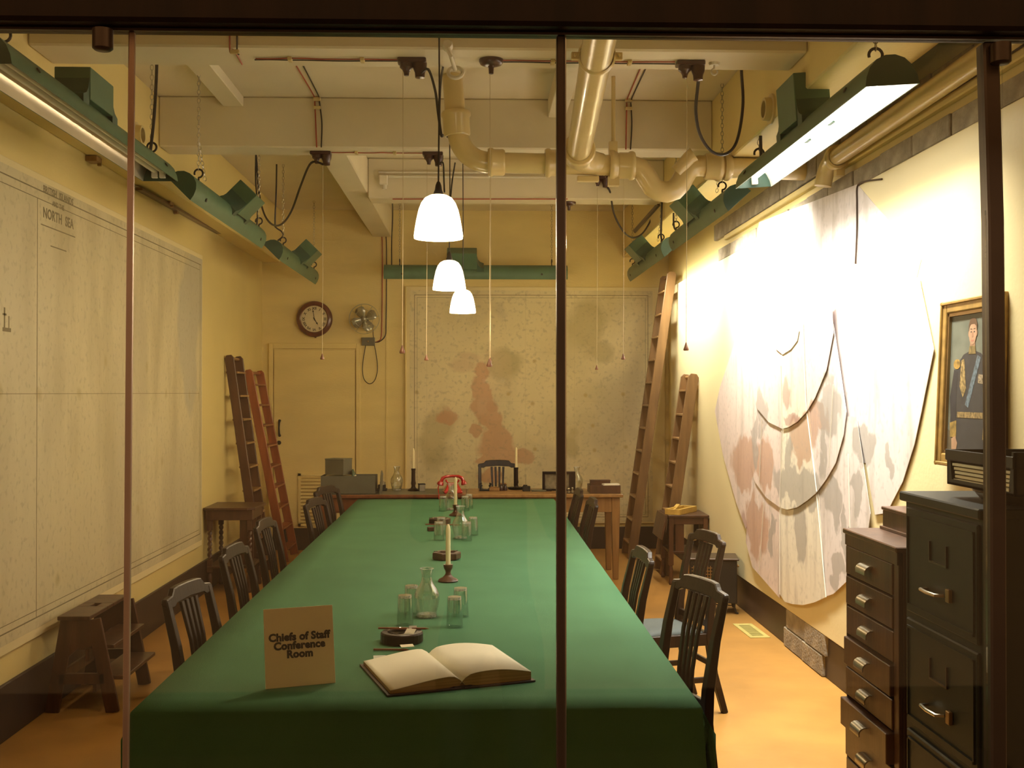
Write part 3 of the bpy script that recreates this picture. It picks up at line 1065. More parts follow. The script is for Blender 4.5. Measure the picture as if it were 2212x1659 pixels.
# heating pipe along the right wall
hp_ = thing('wall_pipe', 'long cream pipe running along the top of the right wall', 'pipe', (2.05, 5, 3.1))
a_, b_ = Vector((2.055, 1.85, 3.15)), Vector((2.07, 6.45, 3.10))
ob('pipe_run', MB().tube([a_, b_], .05, 18), M_pipe, hp_, smooth=True, w=True)
ob('elbow', MB().tube(bez(b_, b_ + Vector((0, .13, 0)), b_ + Vector((-.02, .13, -.13)), 8), .05, 16), M_pipe, hp_, smooth=True, w=True)
m = MB()
collar(m, b_ + Vector((0, -.05, 0)), (0, 1, 0), .066, .08)
m.box(b_ + Vector((.02, -.05, -.06)), (.05, .05, .09))
ob('pipe_bracket', m, M_pipe, hp_, smooth=True, w=True)
# vertical board batten under the pipe end
# round spigots in the beam faces
for (u, v, X, sg, lb) in ((292, 292, -2.18, 1, 'round cream pipe end sticking out of the beam above the left wall'),
                          (1668, 236, 1.65, -1, 'round cream pipe end sticking out of the beam above the right wall')):
    p = aX(u, v, X)
    t = thing('pipe_stub', lb, 'pipe', tuple(p))
    M = rot('Y', 90 * sg)
    ob('stub', MB().lathe([(.085, 0), (.085, .012), (.066, .014), (.062, .05), (.048, .05), (.046, .004), (0, .004)], n=20, M=M), M_pipe, t, smooth=True)
    ob('bore_shade', MB().lathe([(0, .006), (.045, .006), (.045, .009), (0, .009)], n=20, M=M), M_hook, t)  # solid black disc stands in for the shade inside the pipe mouth

# white strut fixed to the first beam, beside the down pipe
t = thing('white_strut', 'small white wall fitting on the beam above the down pipe', 'fitting', tuple(aY(970, 105, 5.5)))
p = aY(967, 98, 5.5)
ob('boss', MB().lathe([(0, .06), (.02, .058), (.026, .05), (.026, 0)], p + Vector((0, .03, 0)), 16, rot('X', 90)), M_pipew, t, smooth=True, w=True)
ob('arm', MB().tube([p + Vector((0, -.02, -.02)), aY(974, 120, 5.48), aY(983, 150, 5.6)], [.014, .011, .011], 10), M_pipew, t, smooth=True, w=True)
ob('ring', MB().tube(arc(aY(984, 157, 5.62), .036, 0, 337, 15, rot('X', 60)), .010, 8, closed=True), M_pipew, t, smooth=True, w=True)

# ================================================================== SWITCH ROSES, PULL CORDS, CABLES
def switch_box(loc, label, single=False):
    t = thing('ceiling_switch', label, 'switch', loc)
    if single:
        ob('rose', MB().lathe([(0, -.035), (.03, -.033), (.055, -.024), (.062, -.012), (.062, 0)], n=20), M_bake, t, smooth=True)
        ob('cord_spout', MB().lathe([(0, -.075), (.012, -.072), (.014, -.04), (.02, -.03)], n=12), M_bake, t, smooth=True)
    else:
        ob('base_plate', MB().box((0, 0, -.012), (.145, .075, .024)), M_bake, t, bev=.006, seg=2)
        ob('switch_body', MB().lathe([(.034, -.02), (.034, -.045), (.022, -.055), (.014, -.07), (.012, -.085), (0, -.086)], (-.028, 0, 0), 14), M_bake, t, smooth=True)
        ob('switch_body', MB().lathe([(.036, -.02), (.034, -.05), (.026, -.07), (.024, -.095), (0, -.1)], (.040, 0, 0), 14), M_bake, t, smooth=True)
    return t


def cord(u, v0, v1, Y, label):
    a, b = aY(u + 1.5, v0, Y), aY(u, v1, Y)
    t = thing('pull_cord', label, 'pull cord', tuple(b), 0, 'white pull cords with wooden acorns')
    L_ = a - b
    ob('cord', MB().tube([(0, 0, .02), L_ * .5 + Vector((.002, 0, 0)), L_], .0018, 5), M_cord, t, smooth=True)
    ob('acorn', MB().lathe([(0, -.016), (.013, -.015), (.015, -.008), (.010, .004), (.006, .016), (.003, .026), (0, .027)], n=10), M_acorn, t, smooth=True)
    return t


D1, D2 = 5.70, 7.92
sw = {}
for key, u, Y, lb in (('a', 890, D1, 'brown double ceiling switch on the near beam beside the white fitting'),
                      ('c', 1491, D1, 'brown double ceiling switch at the right end of the near beam'),
                      ('d', 693, D2, 'brown double ceiling switch at the left on the second beam'),
                      ('e', 935, D2, 'brown double ceiling switch on the second beam behind the nearest pendant')):
    p = aZ(u, 125, ZBM)
    p = Vector((aY(u, 125 if Y == D1 else 333, Y).x, Y, ZBM))
    sw[key] = p
    switch_box(tuple(p), lb)
p = Vector((aY(1061, 125, D1).x, D1, ZBM))
switch_box(tuple(p), 'single round brown ceiling rose on the near beam', True)
sw['b'] = p
p = Vector((aY(1298, 392, 9.77).x, 9.77, aY(1298, 386, 9.77).z))
switch_box(tuple(p + Vector((0, .0, .02))), 'brown double ceiling switch far back under the branch pipe')
sw['f'] = p
p = Vector((aY(1229, 434, 9.95).x, 9.95, ZBM))
switch_box(tuple(p), 'small brown ceiling rose on the farthest beam', True)
cord(696, 352, 772, D2, 'white pull cord with acorn in front of the wall clock')
cord(869, 150, 757, D1, 'white pull cord with acorn at the left edge of the back chart')
cord(921, 352, 774, D2, 'white pull cord left of the smallest pendant lamp')
cord(1057, 148, 786, D1, 'white pull cord hanging from the round rose over the pink land')
cord(1059, 321, 779, 9.4, 'thin white pull cord just right of the one from the rose')
cord(1289, 402, 795, 9.77, 'white pull cord hanging just right of the dark mullion')
cord(1346, 331, 772, D2, 'white pull cord hanging from below the swan-neck pipe')
cord(1482, 158, 751, D1, 'white pull cord hanging in front of the tall right ladder')


def cable(name, pts, r, mat, label, smooth_pts=True, n=6, cat='cable'):
    P = [Vector(p) for p in pts]
    if smooth_pts and len(P) > 2:
        out = []
        for i in range(len(P) - 1):
            p0, p1, p2, p3 = P[max(i - 1, 0)], P[i], P[i + 1], P[min(i + 2, len(P) - 1)]
            for k in range(6):
                t = k / 6
                out.append(.5 * ((2 * p1) + (p2 - p0) * t + (2 * p0 - 5 * p1 + 4 * p2 - p3) * t * t + (3 * p1 - p0 - 3 * p2 + p3) * t ** 3))
        out.append(P[-1])
        P = out
    o = ob(name, MB().tube(P, r, n), mat, smooth=True)
    tag(o, label, cat)
    return o


def yy(pts, Y):
    return [aY(u, v, Y) for u, v in pts]


zc1 = lambda u, Y, dz=.006: Vector((aY(u, 125, Y).x, Y, ZBM - dz))
wob = random.Random(2)


def beam_cable(u0, u1, Y, dz, n=9, amp=.006):
    return [zc1(u0 + (u1 - u0) * i / n, Y + wob.uniform(-amp, amp), dz) for i in range(n + 1)]


cable('red_cable', beam_cable(552, 862, 5.69, .007), .0035, M_red, 'red cable along the near beam, left of the double switch')
cable('black_cable', beam_cable(550, 862, 5.715, .007), .0035, M_black, 'black cable along the near beam, left of the double switch')
cable('red_cable', beam_cable(1080, 1458, 5.69, .007), .0035, M_red, 'red cable along the near beam from round rose to right switch')
cable('black_cable', beam_cable(1080, 1458, 5.715, .007), .0035, M_black, 'black cable along the near beam from round rose to right switch')
cable('red_cable', beam_cable(716, 913, 7.91, .007), .0035, M_red, 'red cable along the second beam between its two switches')
cable('red_cable', [Vector((aY(u, 432, 9.79).x, 9.79, aY(u, 430, 9.79).z)) for u in (848, 950, 1050, 1140, 1226)], .005, M_red, 'red cable along the farthest beam')
zq = ZC - .006
for lb, mt, A, B, Cc in (('red cable crossing the ceiling bay at left and down the second beam', M_red, (640, 142), (680, 206), (684, 322)),
                         ('black cable crossing the ceiling bay at left and down the second beam', M_black, (655, 142), (690, 206), (694, 322)),
                         ('red cable crossing the ceiling bay at right and down the second beam', M_red, (1384, 146), (1354, 208), (1352, 330)),
                         ('black cable crossing the ceiling bay at right and down the second beam', M_black, (1396, 146), (1363, 208), (1362, 330))):
    a = aZ(*A, zq)
    b = Vector((aY(B[0], B[1], 7.78).x, 7.78, zq))
    c = Vector((aY(Cc[0], Cc[1], 7.78).x, 7.78, ZBM))
    cable(('red' if mt is M_red else 'black') + '_cable', [a, b, b + Vector((0, 0, -.03)), (b + c) / 2 + Vector((wob.uniform(-.012, .012), 0, 0)), c], .0045, mt, lb)
# clips holding the cables
ck = 0
for (u, Y, lb) in ((627, 5.70, 'left of the beam switch'), (783, 5.70, 'beside the beam switch'), (1194, 5.70, 'left of the dark mullion'), (1360, 5.70, 'right of the branch pipe'), (770, 7.91, 'left on the second beam'), (853, 7.91, 'right on the second beam')):
    p = zc1(u, Y, .008)
    o = ob('cable_clip', MB().box(p, (.022, .055, .02)), M_pipe, bev=.003)
    tag(o, 'small cream cable clip on the beam, ' + lb, 'clip', 'cable clips')
for (B, lb) in (((685, 214), 'at the top of the second beam, left'), ((1358, 216), 'at the top of the second beam, right')):
    p = aY(B[0], B[1], 7.775)
    o = ob('cable_clip', MB().box(p, (.05, .03, .026)).box(p + Vector((0, 0, -.06)), (.05, .03, .02)), M_pipe, bev=.003)
    tag(o, 'cream cable clip ' + lb, 'clip', 'cable clips')
p = aY(507, 112, 5.52)
o = ob('cable_clip', MB().box(p, (.045, .02, .02)), M_pipe, bev=.003)
tag(o, 'cream cable clip at the top left on the near beam', 'clip', 'cable clips')
cable('red_cable', [aY(496, 60, 5.525), aY(497, 112, 5.525), Vector((aY(497, 112, 5.525).x + .01, 5.56, ZBM - .006)), zc1(523, 5.80)], .004, M_red, 'red cable at the top left over the near beam edge')
cable('black_cable', [aY(512, 60, 5.525), aY(512, 108, 5.525), aY(516, 118, 5.52)], .004, M_black, 'black cable at the top left over the near beam edge')
# drooping flexes
a = sw['a']
cable('black_flex', [a + Vector((.04, 0, -.08)), aY(925, 150, 5.6), aY(940, 195, 5.5), aY(946, 240, 5.4), aY(953, 290, 5.35), aY(956, 292, 5.4)], .007, M_black, 'black flex drooping from near switch behind the pendant flex', cat='flex')
cable('black_flex', [aY(958, 140, 5.9), aY(952, 175, 5.6), aY(949, 235, 5.5), aY(951, 285, 5.4), aY(955, 291, 5.4)], .006, M_black, 'short black flex beside the cream down pipe', cat='flex')
cable('black_flex', [sw['e'] + Vector((.04, 0, -.09)), aY(957, 352, 7.85), aY(959, 390, 7.7), aY(960, 415, 7.6)], .006, M_black, 'black flex behind the nearest pendant cap', cat='flex')
cable('black_flex', [aY(983, 352, 7.5), aY(977, 390, 7.3), aY(973, 430, 7.2)], .005, M_black, 'short black flex joining the middle pendant flex', cat='flex')
cable('black_flex', [sw['d'] + Vector((.02, 0, -.09)), aY(672, 352, 7.95), aY(650, 400, 8.3), aY(630, 455, 8.7), aY(610, 483, 9.0), aY(590, 486, 9.3), aY(572, 465, 9.4), aY(560, 420, 9.5), aY(555, 360, 9.5), aY(551, 300, 9.5), aY(551, 260, 9.5)], .0085, M_black, 'black flex looping down from left switch beside the far left lamps', cat='flex')
cable('black_flex', [aY(598, 290, 10.1), aY(597, 400, 10.1), aY(594, 480, 10.1), aY(597, 492, 10.1), aY(608, 500, 10.1), aY(611, 510, 10.1), aY(600, 520, 10.1)], .0075, M_black, 'black flex running straight down to the far left lamp', cat='flex')
cable('black_flex', [aY(339, 100, 6.25), aY(338, 160, 6.25), aY(333, 250, 6.25), aY(325, 325, 6.25), aY(322, 333, 6.25)], .009, M_black, 'black flex beside the chain of the near left lamp', cat='flex')
cable('black_flex', [aY(554, 270, 9.0), aY(552, 380, 9.0), aY(556, 440, 9.0), aY(555, 490, 9.0)], .006, M_black, 'black flex hanging to the far end of the middle left lamp', cat='flex')
cable('black_flex', [sw['c'] + Vector((.04, 0, -.09)), aY(1508, 180, 5.75), aY(1503, 240, 5.85), aY(1512, 290, 5.95), aY(1535, 325, 6.05), aY(1562, 334, 6.1), aY(1585, 318, 6.15), aY(1598, 280, 6.2), aY(1605, 220, 6.2), aY(1602, 160, 6.2), aY(1601, 120, 6.2)], .0085, M_black, 'black flex looping in a deep U from the right beam switch', cat='flex')
cable('black_flex', [aY(1641, 120, 6.6), aY(1642, 200, 6.6), aY(1643, 300, 6.6), aY(1645, 360, 6.6)], .010, M_black, 'black flex straight down to the far end of the lit lamp', cat='flex')
cable('black_flex', [sw['f'] + Vector((.04, 0, -.06)), aY(1318, 415, 9.8), aY(1326, 460, 10), aY(1345, 498, 10.2), aY(1366, 513, 10.4), aY(1388, 504, 10.5), aY(1408, 470, 10.6), aY(1416, 435, 10.6), aY(1422, 400, 10.6), aY(1424, 370, 10.6)], .0085, M_black, 'black flex looping from far switch toward the right back corner', cat='flex')
cable('black_flex', [aY(1430, 420, 9.8), aY(1429, 470, 9.8), aY(1428, 510, 9.8), aY(1433, 530, 9.8)], .009, M_black, 'black flex hooked to the far right lamp', cat='flex')
cable('black_flex', [aY(1455, 460, 9.1), aY(1456, 490, 9.1), aY(1464, 500, 9.1)], .008, M_black, 'short black flex at the far end of the middle right lamp', cat='flex')
cable('black_flex', [aY(832, 398, 10.0), aY(828, 412, 10), aY(832, 420, 10), aY(846, 428, 10.1), aY(848, 470, 11), aY(846, 520, 12), aY(846, 578, 12.2)], .007, M_black, 'black flex dropping to the left end of the back wall lamp', cat='flex')
# conduits on the last beam and the back wall
o = ob('conduit', MB().tube([aY(818, 381, 9.77), aY(1180, 383, 9.77)], .011, 8), M_pipew, smooth=True)
tag(o, 'white conduit along the face of the farthest beam', 'conduit')
o = ob('conduit', MB().tube([aY(818, 372, 9.775), aY(1180, 373, 9.775)], .009, 8), M_pipew, smooth=True)
tag(o, 'upper thin conduit along the farthest beam', 'conduit')
t = thing('junction_box', 'small white junction box on the farthest beam beside the long beam', 'box', tuple(aY(828, 388, 9.74)))
ob('box_body', MB().box((0, .02, 0), (.075, .06, .085)), M_pipew, t, bev=.008)
ob('gland', MB().lathe([(.02, 0), (.02, .05), (.012, .05)], (.01, .02, -.08), 10), M_pipew, t)
o = ob('conduit', MB().tube([aX(1425, 440, 1.645), aX(1372, 499, 1.645)], .022, 8), M_bronze, smooth=True)
tag(o, 'dark conduit along the right beam near the back wall', 'conduit')
for du, mt, lb in ((0, M_red, 'red cable running down the back wall to the fan switch'), (9, M_black, 'black cable running down the back wall to the fan switch')):
    cable('red_cable' if mt is M_red else 'black_cable', yy([(806 + du, 507), (818 + du, 508), (825 + du, 512), (826 + du, 600), (825 + du, 700), (823 + du, 730 - du / 2), (815 + du / 2, 738), (808, 739)], YB - .008), .006, mt, lb)
cable('red_cable', yy([(806, 506), (820, 492), (838, 490)], YB - .012), .006, M_red, 'short red cable across the end of the long beam')

# ================================================================== CHAIRS (local: front is +y, origin on the floor)
def make_chair(label, group):
    t = thing('dining_chair', label, 'chair', (0, 0, 0), 0, group)
    sh = .445
    for s in (-1, 1):
        pts = [(s * .195, -.30, 0), (s * .195, -.235, .22), (s * .197, -.205, .42), (s * .198, -.212, .55), (s * .199, -.245, .75), (s * .199, -.288, .925)]
        ob('leg', MB().bars(pts, [.032, .036, .042, .040, .036, .034], [.032, .036, .044, .040, .034, .028], up=(0, 1, 0)), M_wdark, t, bev=.003, label='raked back leg and post')
    for s in (-1, 1):
        ob('leg', MB().bars([(s * .205, .205, 0), (s * .205, .205, .43)], [.034, .044], [.034, .044], up=(0, 1, 0)), M_wdark, t, bev=.003)
    # shaped crest rail: low rounded ears, raised middle
    rail = [(-.216, .900), (-.221, .918), (-.212, .934), (-.185, .938), (-.156, .942), (-.142, .954), (-.130, .966), (-.09, .971), (0, .973), (.09, .971), (.130, .966), (.142, .954), (.156, .942), (.185, .938), (.212, .934), (.221, .918), (.216, .900), (.185, .898), (.155, .896), (.13, .908), (0, .914), (-.13, .908), (-.155, .896), (-.185, .898)]
    ob('top_rail', MB().prism(rail, .026, lambda a, b, c: (a, -.302 + c - (b - .93) * .22, b)), M_wdark, t, bev=.004)
    for k in range(4):
        xt, xb = -.066 + .044 * k, -.054 + .036 * k
        ob('slat', MB().bars([(xb, -.214, .50), (xb, -.222, .60), ((xt + xb) / 2, -.245, .75), (xt, -.284, .905)], [.020, .018, .019, .026], .013, up=(0, 1, 0)), M_wdark, t, bev=.002)
    ob('lower_rail', MB().bars([(-.19, -.208, .49), (.19, -.208, .49)], .022, .04), M_wdark, t, bev=.003)
    fr = MB()
    fr.bars([(-.195, .205, .41), (.195, .205, .41)], .025, .065).bars([(-.19, -.205, .41), (.19, -.205, .41)], .025, .065)
    for s in (-1, 1):
        fr.bars([(s * .20, -.20, .41), (s * .205, .20, .41)], .025, .065)
    ob('seat_frame', fr, M_wdark, t, bev=.003)
    pad = MB()
    g = 8
    vs, fs = [], []
    for j in range(g + 1):
        for i in range(g + 1):
            x, y = -1 + 2 * i / g, -1 + 2 * j / g
            vs.append((x * (.195 + .012 * y), y * .19 + .012, sh + .030 * (1 - x ** 4) * (1 - y ** 4)))
    for j in range(g):
        for i in range(g):
            fs.append((j * (g + 1) + i, j * (g + 1) + i + 1, (j + 1) * (g + 1) + i + 1, (j + 1) * (g + 1) + i))
    pad.add(vs, fs)
    o = ob('seat_pad', pad, M_pad, t, smooth=True)
    md = o.modifiers.new('Solidify', 'SOLIDIFY')
    md.thickness = .02
    for s in (-1, 1):
        ob('stretcher', MB().bars([(s * .196, -.245, .19), (s * .205, .20, .19)], .016, .03), M_wdark, t, bev=.002)
    ob('stretcher', MB().bars([(-.195, -.02, .19), (.195, -.02, .19)], .016, .03), M_wdark, t, bev=.002)
    ob('stretcher', MB().bars([(-.196, -.225, .27), (.196, -.225, .27)], .016, .03), M_wdark, t, bev=.002)
    return t


GR, GL = 'dark chairs along the right side of the table', 'dark chairs along the left side of the table'


def chair_at(ear_a, ear_b, facing, label, group, first=[None], sc=None):
    """back centre from its two ear ends on the floor plan; facing: unit vector towards the seat"""
    f = Vector(facing).normalized()
    rz = math.atan2(-f.x, f.y)
    c = (Vector(ear_a) + Vector(ear_b)) / 2
    o = c + f * .288
    loc = (o.x, o.y, 0)
    if first[0] is None:
        first[0] = make_chair(label, group)
        first[0].location = loc
        first[0].rotation_euler = (0, 0, rz)
        return first[0]
    return dup(first[0], loc, rz, label, group, sc)


chair_at((.869, 4.93), (1.014, 4.50), (-.95, -.32), 'dark slat-back chair nearest the front right corner of the green table', GR)
chair_at((.82, 5.86), (.853, 5.41), (-1, -.07), 'dark slat-back chair tucked in close to the right table edge, second from the front', GR)
chair_at((1.245, 6.53), (1.356, 6.08), (-.97, -.24), 'dark slat-back chair standing out from the table before the heater, blue-grey seat showing', GR)
chair_at((.86, 8.55), (.865, 8.10), (-1, -.05), 'dark slat-back chair right of the mullion, in front of the oak desk, nearer of two', GR)
chair_at((.835, 9.37), (.84, 8.92), (-1, -.03), 'dark slat-back chair right of the mullion, in front of the oak desk, farther of two', GR)
chair_at((-1.222, 4.47), (-1.150, 4.88), (.985, -.17), 'dark slat-back chair nearest at the left side of the green table', GL)
chair_at((-1.262, 5.62), (-1.222, 6.05), (1, -.1), 'dark slat-back chair second from the front at the left side, before the twisted-leg table', GL)
chair_at((-1.325, 6.80), (-1.285, 7.24), (1, -.1), 'dark slat-back chair third from the front at the left side, before the red ladder', GL)
chair_at((-1.235, 8.16), (-1.140, 8.58), (.97, -.22), 'dark slat-back chair left near the table end, nearer of the pair by the door', GL)
chair_at((-1.32, 9.25), (-1.175, 9.66), (.94, -.33), 'dark slat-back chair left near the table end, farther of the pair by the door', GL)
chair_at((.03, 12.0), (.43, 12.0), (.02, -1), 'dark slat-back chair behind the desks in front of the back chart', 'chair behind the desks', sc=(.95, 1, 1.06))

# ================================================================== DESKS ACROSS THE FAR END
DZ = .80
DY0, DY1 = 10.47, 11.16


def desk(name, x0, x1, mat, label, drawer):
    t = thing(name, label, 'desk', ((x0 + x1) / 2, (DY0 + DY1) / 2, 0))
    ob('desktop', MB().lim(x0, x1, DY0, DY1, DZ - .03, DZ), mat, t, w=True, bev=.005)
    ob('writing_surface', MB().lim(x0 + .06, x1 - .06, DY0 + .05, DY1 - .05, DZ - .001, DZ + .0012), M_grey if drawer else mat, t, w=True)
    ob('apron', MB().lim(x0 + .05, x1 - .05, DY0 + .045, DY0 + .065, DZ - .17, DZ - .03).lim(x0 + .05, x1 - .05, DY1 - .065, DY1 - .045, DZ - .17, DZ - .03).lim(x0 + .045, x0 + .065, DY0 + .06, DY1 - .06, DZ - .17, DZ - .03).lim(x1 - .065, x1 - .045, DY0 + .06, DY1 - .06, DZ - .17, DZ - .03), mat, t, w=True, bev=.002)
    if drawer:
        for k in range(2):
            a = x0 + .12 + k * (x1 - x0 - .2) / 2
            ob('drawer_front', MB().lim(a, a + (x1 - x0 - .2) / 2 - .04, DY0 + .035, DY0 + .05, DZ - .155, DZ - .045), mat, t, w=True, bev=.003)
    for x in (x0 + .065, x1 - .065):
        for y in (DY0 + .065, DY1 - .065):
            ob('leg', MB().bars([(x, y, 0), (x, y, DZ - .17), (x, y, DZ - .03)], [.05, .075, .075], [.05, .075, .075], up=(0, 1, 0)), mat, t, w=True, bev=.004)
    return t


desk('writing_desk', -1.47, -.085, M_wdesk, 'reddish wooden desk beyond the table, left of two, under the red telephone', True)
desk('writing_desk', -.078, 1.375, M_woak, 'mid-brown oak desk beyond the table, right of two, plain tapered legs', False)
DT = DZ + .0012

# ---- things on the desks
xa_, xb_ = aZ(677, 1064, DZ).x, aZ(797, 1064, DZ).x
t = thing('file_tray', 'long grey-green metal card tray on the left end of the desks', 'tray', (-1.24, 10.68, DT))
x0, x1 = -1.44, -.94
ob('tray_body', MB().lim(x0, x1, 10.55, 10.556, DT, DT + .17).lim(x0, x1, 10.80, 10.806, DT, DT + .17).lim(x0, x1, 10.55, 10.806, DT, DT + .006), M_grey, t, w=True, bev=.002)
ob('end_plate', MB().lim(x0 - .006, x0, 10.55, 10.806, DT, DT + .17), M_grey, t, w=True)
ob('end_plate', MB().prism([(10.55, 0), (10.806, 0), (10.806, .175), (10.66, .215), (10.60, .21), (10.55, .17)], .006, lambda a, b, c: (x1 + .04 + c + b * .05, a, DT + b)), M_grey, t, w=True)
ob('card_pack', MB().lim(x0 + .02, -1.14, 10.57, 10.79, DT + .01, DT + .165), M_sign, t, w=True, bev=.002)
ob('follower_plate', MB().prism([(10.56, 0), (10.79, 0), (10.79, .18), (10.70, .225), (10.64, .225), (10.56, .18)], .006, lambda a, b, c: (-1.12 + c - b * .2, a, DT + b)), M_greend, t, w=True)
t = thing('card_box', 'upright grey box standing on the long metal card tray', 'box', (-1.29, 10.67, DT + .172))
ob('box_body', MB().box((-.005, 0, .075), (.20, .16, .14), rot('Z', -24)), M_grey, t, bev=.003)
ob('box_lid', MB().box((-.005, 0, .15), (.205, .166, .012), rot('Z', -24)), M_grey, t, bev=.003)


def desk_pt(u, v):
    q = aZ(u, v, DT)
    q.z = DT
    return q


p = desk_pt(825, 1060)
t = thing('inkwell', 'small dark inkstand with glass stopper on the left desk', 'inkwell', tuple(p))
ob('stand', MB().box((0, 0, .012), (.10, .07, .024)).box((0, 0, .04), (.075, .05, .04)), M_hook, t, bev=.004)
ob('bottle', MB().lathe([(0, .058), (.026, .058), (.028, .085), (.012, .095), (.010, .105)], (.006, 0, 0), 12), M_steelw, t, smooth=True)
ob('stopper', MB().lathe([(0, .102), (.008, .104), (.014, .118), (.010, .13), (0, .132)], (.006, 0, 0), 12), M_glass, t, smooth=True)

CARAFE = [(0, .004), (.040, .004), (.043, .0), (.045, .006), (.043, .022), (.050, .045), (.055, .075), (.053, .098), (.044, .118), (.032, .135), (.024, .152), (.022, .172), (.025, .19), (.030, .205), (.0285, .205), (.023, .188), (.0195, .171), (.0215, .152), (.029, .134), (.041, .116), (.050, .097), (.052, .075), (.047, .046), (.040, .024), (.038, .012), (0, .012)]
TUMB = [(.0335, 0), (.0345, .001), (.0340, .02), (.0300, .118), (.0285, .124), (0, .124), (0, .112), (.0275, .112), (.0325, .02), (.0322, .001)]


def glass_thing(name, prof, label, cat, loc, group, sc=1.0, stop=False):
    t = thing(name, label, cat, tuple(loc), 0, group)
    ob('glass_body', MB().lathe([(r * sc, z * sc) for r, z in prof], n=24), M_glass, t, smooth=True)
    if name == 'tumbler':
        ob('thick_base', MB().lathe([(0, .1125), (.0275, .1125), (.0282, .118), (.0268, .1236), (0, .1236)], n=24), M_thick, t, smooth=True)
    else:
        ob('thick_base', MB().lathe([(0, .004), (.039, .004), (.042, .002), (.043, .008), (.040, .014), (0, .0115)], n=24), M_thick, t, smooth=True)
        ob('lip', MB().tube([(.0292 * sc * math.cos(2 * math.pi * k / 24), .0292 * sc * math.sin(2 * math.pi * k / 24), .2055 * sc) for k in range(24)], .0013, 5, closed=True), M_thick, t, smooth=True)
    return t


t = glass_thing('carafe', CARAFE, 'clear glass carafe on the left desk, left of the black candlestick', 'carafe', desk_pt(857, 1059), 'glass carafes', 1.12)
ob('water', MB().lathe([(0, .014), (.036, .014), (.042, .03), (.046, .04), (0, .04)], n=16), glass_mat('water', (.93, .95, .9), .05, .4), t, smooth=True)


def candle(loc, h, r, label_c, label_s, tall=False, plate=False, lit=0):
    x, y, z = loc
    s = thing('candlestick', label_s, 'candlestick', loc, 0, 'candlesticks')
    if tall:
        hs = .215
        ob('base', MB().lathe([(0, .0), (.055, .0), (.058, .008), (.048, .018), (.026, .026), (.022, .035)], n=20), M_wdark, s, smooth=True)
        ob('stem', MB().lathe([(.022, .03), (.019, .05), (.024, .07), (.020, .10), (.019, .19), (.022, hs - .008), (.022, hs), (0, hs)], n=16), M_wdark, s, smooth=True)
    else:
        hs = .088
        ob('base', MB().lathe([(0, 0), (.050, 0), (.053, .006), (.046, .014), (.028, .022), (.018, .034)], n=22), M_wcab, s, smooth=True)
        ob('stem', MB().lathe([(.018, .032), (.013, .045), (.015, .056), (.021, .066), (.024, .078), (.024, hs), (.016, hs), (.015, hs - .02), (0, hs - .02)], n=18), M_wcab, s, smooth=True)
    if plate:
        ob('drip_dish', MB().lathe([(0, .001), (.075, .001), (.083, .012), (.086, .02), (.080, .016), (.072, .006), (0, .006)], n=20), M_hook, s, smooth=True)
    zc = z + hs - (.018 if not tall else -.001)
    c = thing('candle', label_c, 'candle', (x, y, zc), 0, 'ivory candles')
    ob('wax', MB().lathe([(0, 0), (r, 0), (r * .98, h - .03), (r * .8, h - .012), (r * .35, h), (0, h + .001)], n=14), M_wax, c, smooth=True)
    ob('wick', MB().tube([(0, 0, h - .002), (.001, 0, h + .008)], .0012, 5), M_ink, c)


q = desk_pt(893, 1060)
candle(tuple(q), .195, .0125, 'ivory candle in the black candlestick left of the red telephone', 'tall black candlestick on the left desk, left of the red telephone', tall=True)
q = desk_pt(1115, 1057)
candle(tuple(q), .195, .0125, 'ivory candle in the black candlestick beside the desk chair back', 'tall black candlestick on the oak desk beside the desk chair back', tall=True, plate=True)
p = desk_pt(909, 1062)
t = thing('matchbox', 'small worn metal box behind the left desk candlestick', 'box', tuple(p + Vector((0.005, .07, 0))))
ob('box_body', MB().box((0, 0, .032), (.06, .05, .064), rot('Z', 20)), M_steelw, t, bev=.003)
ob('box_lid', MB().box((0, 0, .068), (.064, .054, .008), rot('Z', 20)), M_hook, t, bev=.002)

# red telephone
p = desk_pt(977, 1067)
p.y = 10.64
t = thing('telephone', 'red bakelite telephone on the left desk', 'telephone', (p.x, p.y, DT), R(8))
ob('base', MB().add([(-.085, -.075, 0), (.085, -.075, 0), (.085, .075, 0), (-.085, .075, 0), (-.088, -.078, .018), (.088, -.078, .018), (.088, .078, .018), (-.088, .078, .018), (-.062, -.048, .065), (.062, -.048, .065), (.062, .055, .065), (-.062, .055, .065), (-.045, -.018, .098), (.045, -.018, .098), (.045, .045, .098), (-.045, .045, .098)],
   [(3, 2, 1, 0)] + [(4 * l + i, 4 * l + (i + 1) % 4, 4 * l + 4 + (i + 1) % 4, 4 * l + 4 + i) for l in range(3) for i in range(4)] + [(12, 13, 14, 15)]), M_phone, t, bev=.010, seg=3)
Md = rot('X', 52)
ob('dial', MB().lathe([(0, .010), (.020, .010), (.022, .006), (.036, .006), (.040, .0), (.042, -.004)], (0, -.060, .046), 24, Md), M_steelw, t, smooth=True)
for s in (-1, 1):
    ob('cradle_prong', MB().bars([(s * .040, .015, .095), (s * .058, .015, .112), (s * .060, .015, .128)], .014, .05, up=(0, 1, 0)), M_phone, t, bev=.004)
hs = MB()
ha = [(-.105, 0, .108), (-.092, 0, .140), (-.06, 0, .156), (0, 0, .160), (.06, 0, .156), (.092, 0, .140), (.105, 0, .108)]
hs.tube([(x, .014, z) for x, _, z in ha], [.018, .017, .0135, .013, .0135, .017, .018], 12)
ob('handset', hs, M_phone, t, smooth=True)
ob('mouthpiece', MB().lathe([(0, -.028), (.024, -.028), (.033, -.022), (.029, 0), (.016, .014)], (-.110, .014, .100), 16, rot('Y', 16)), M_phone, t, smooth=True)
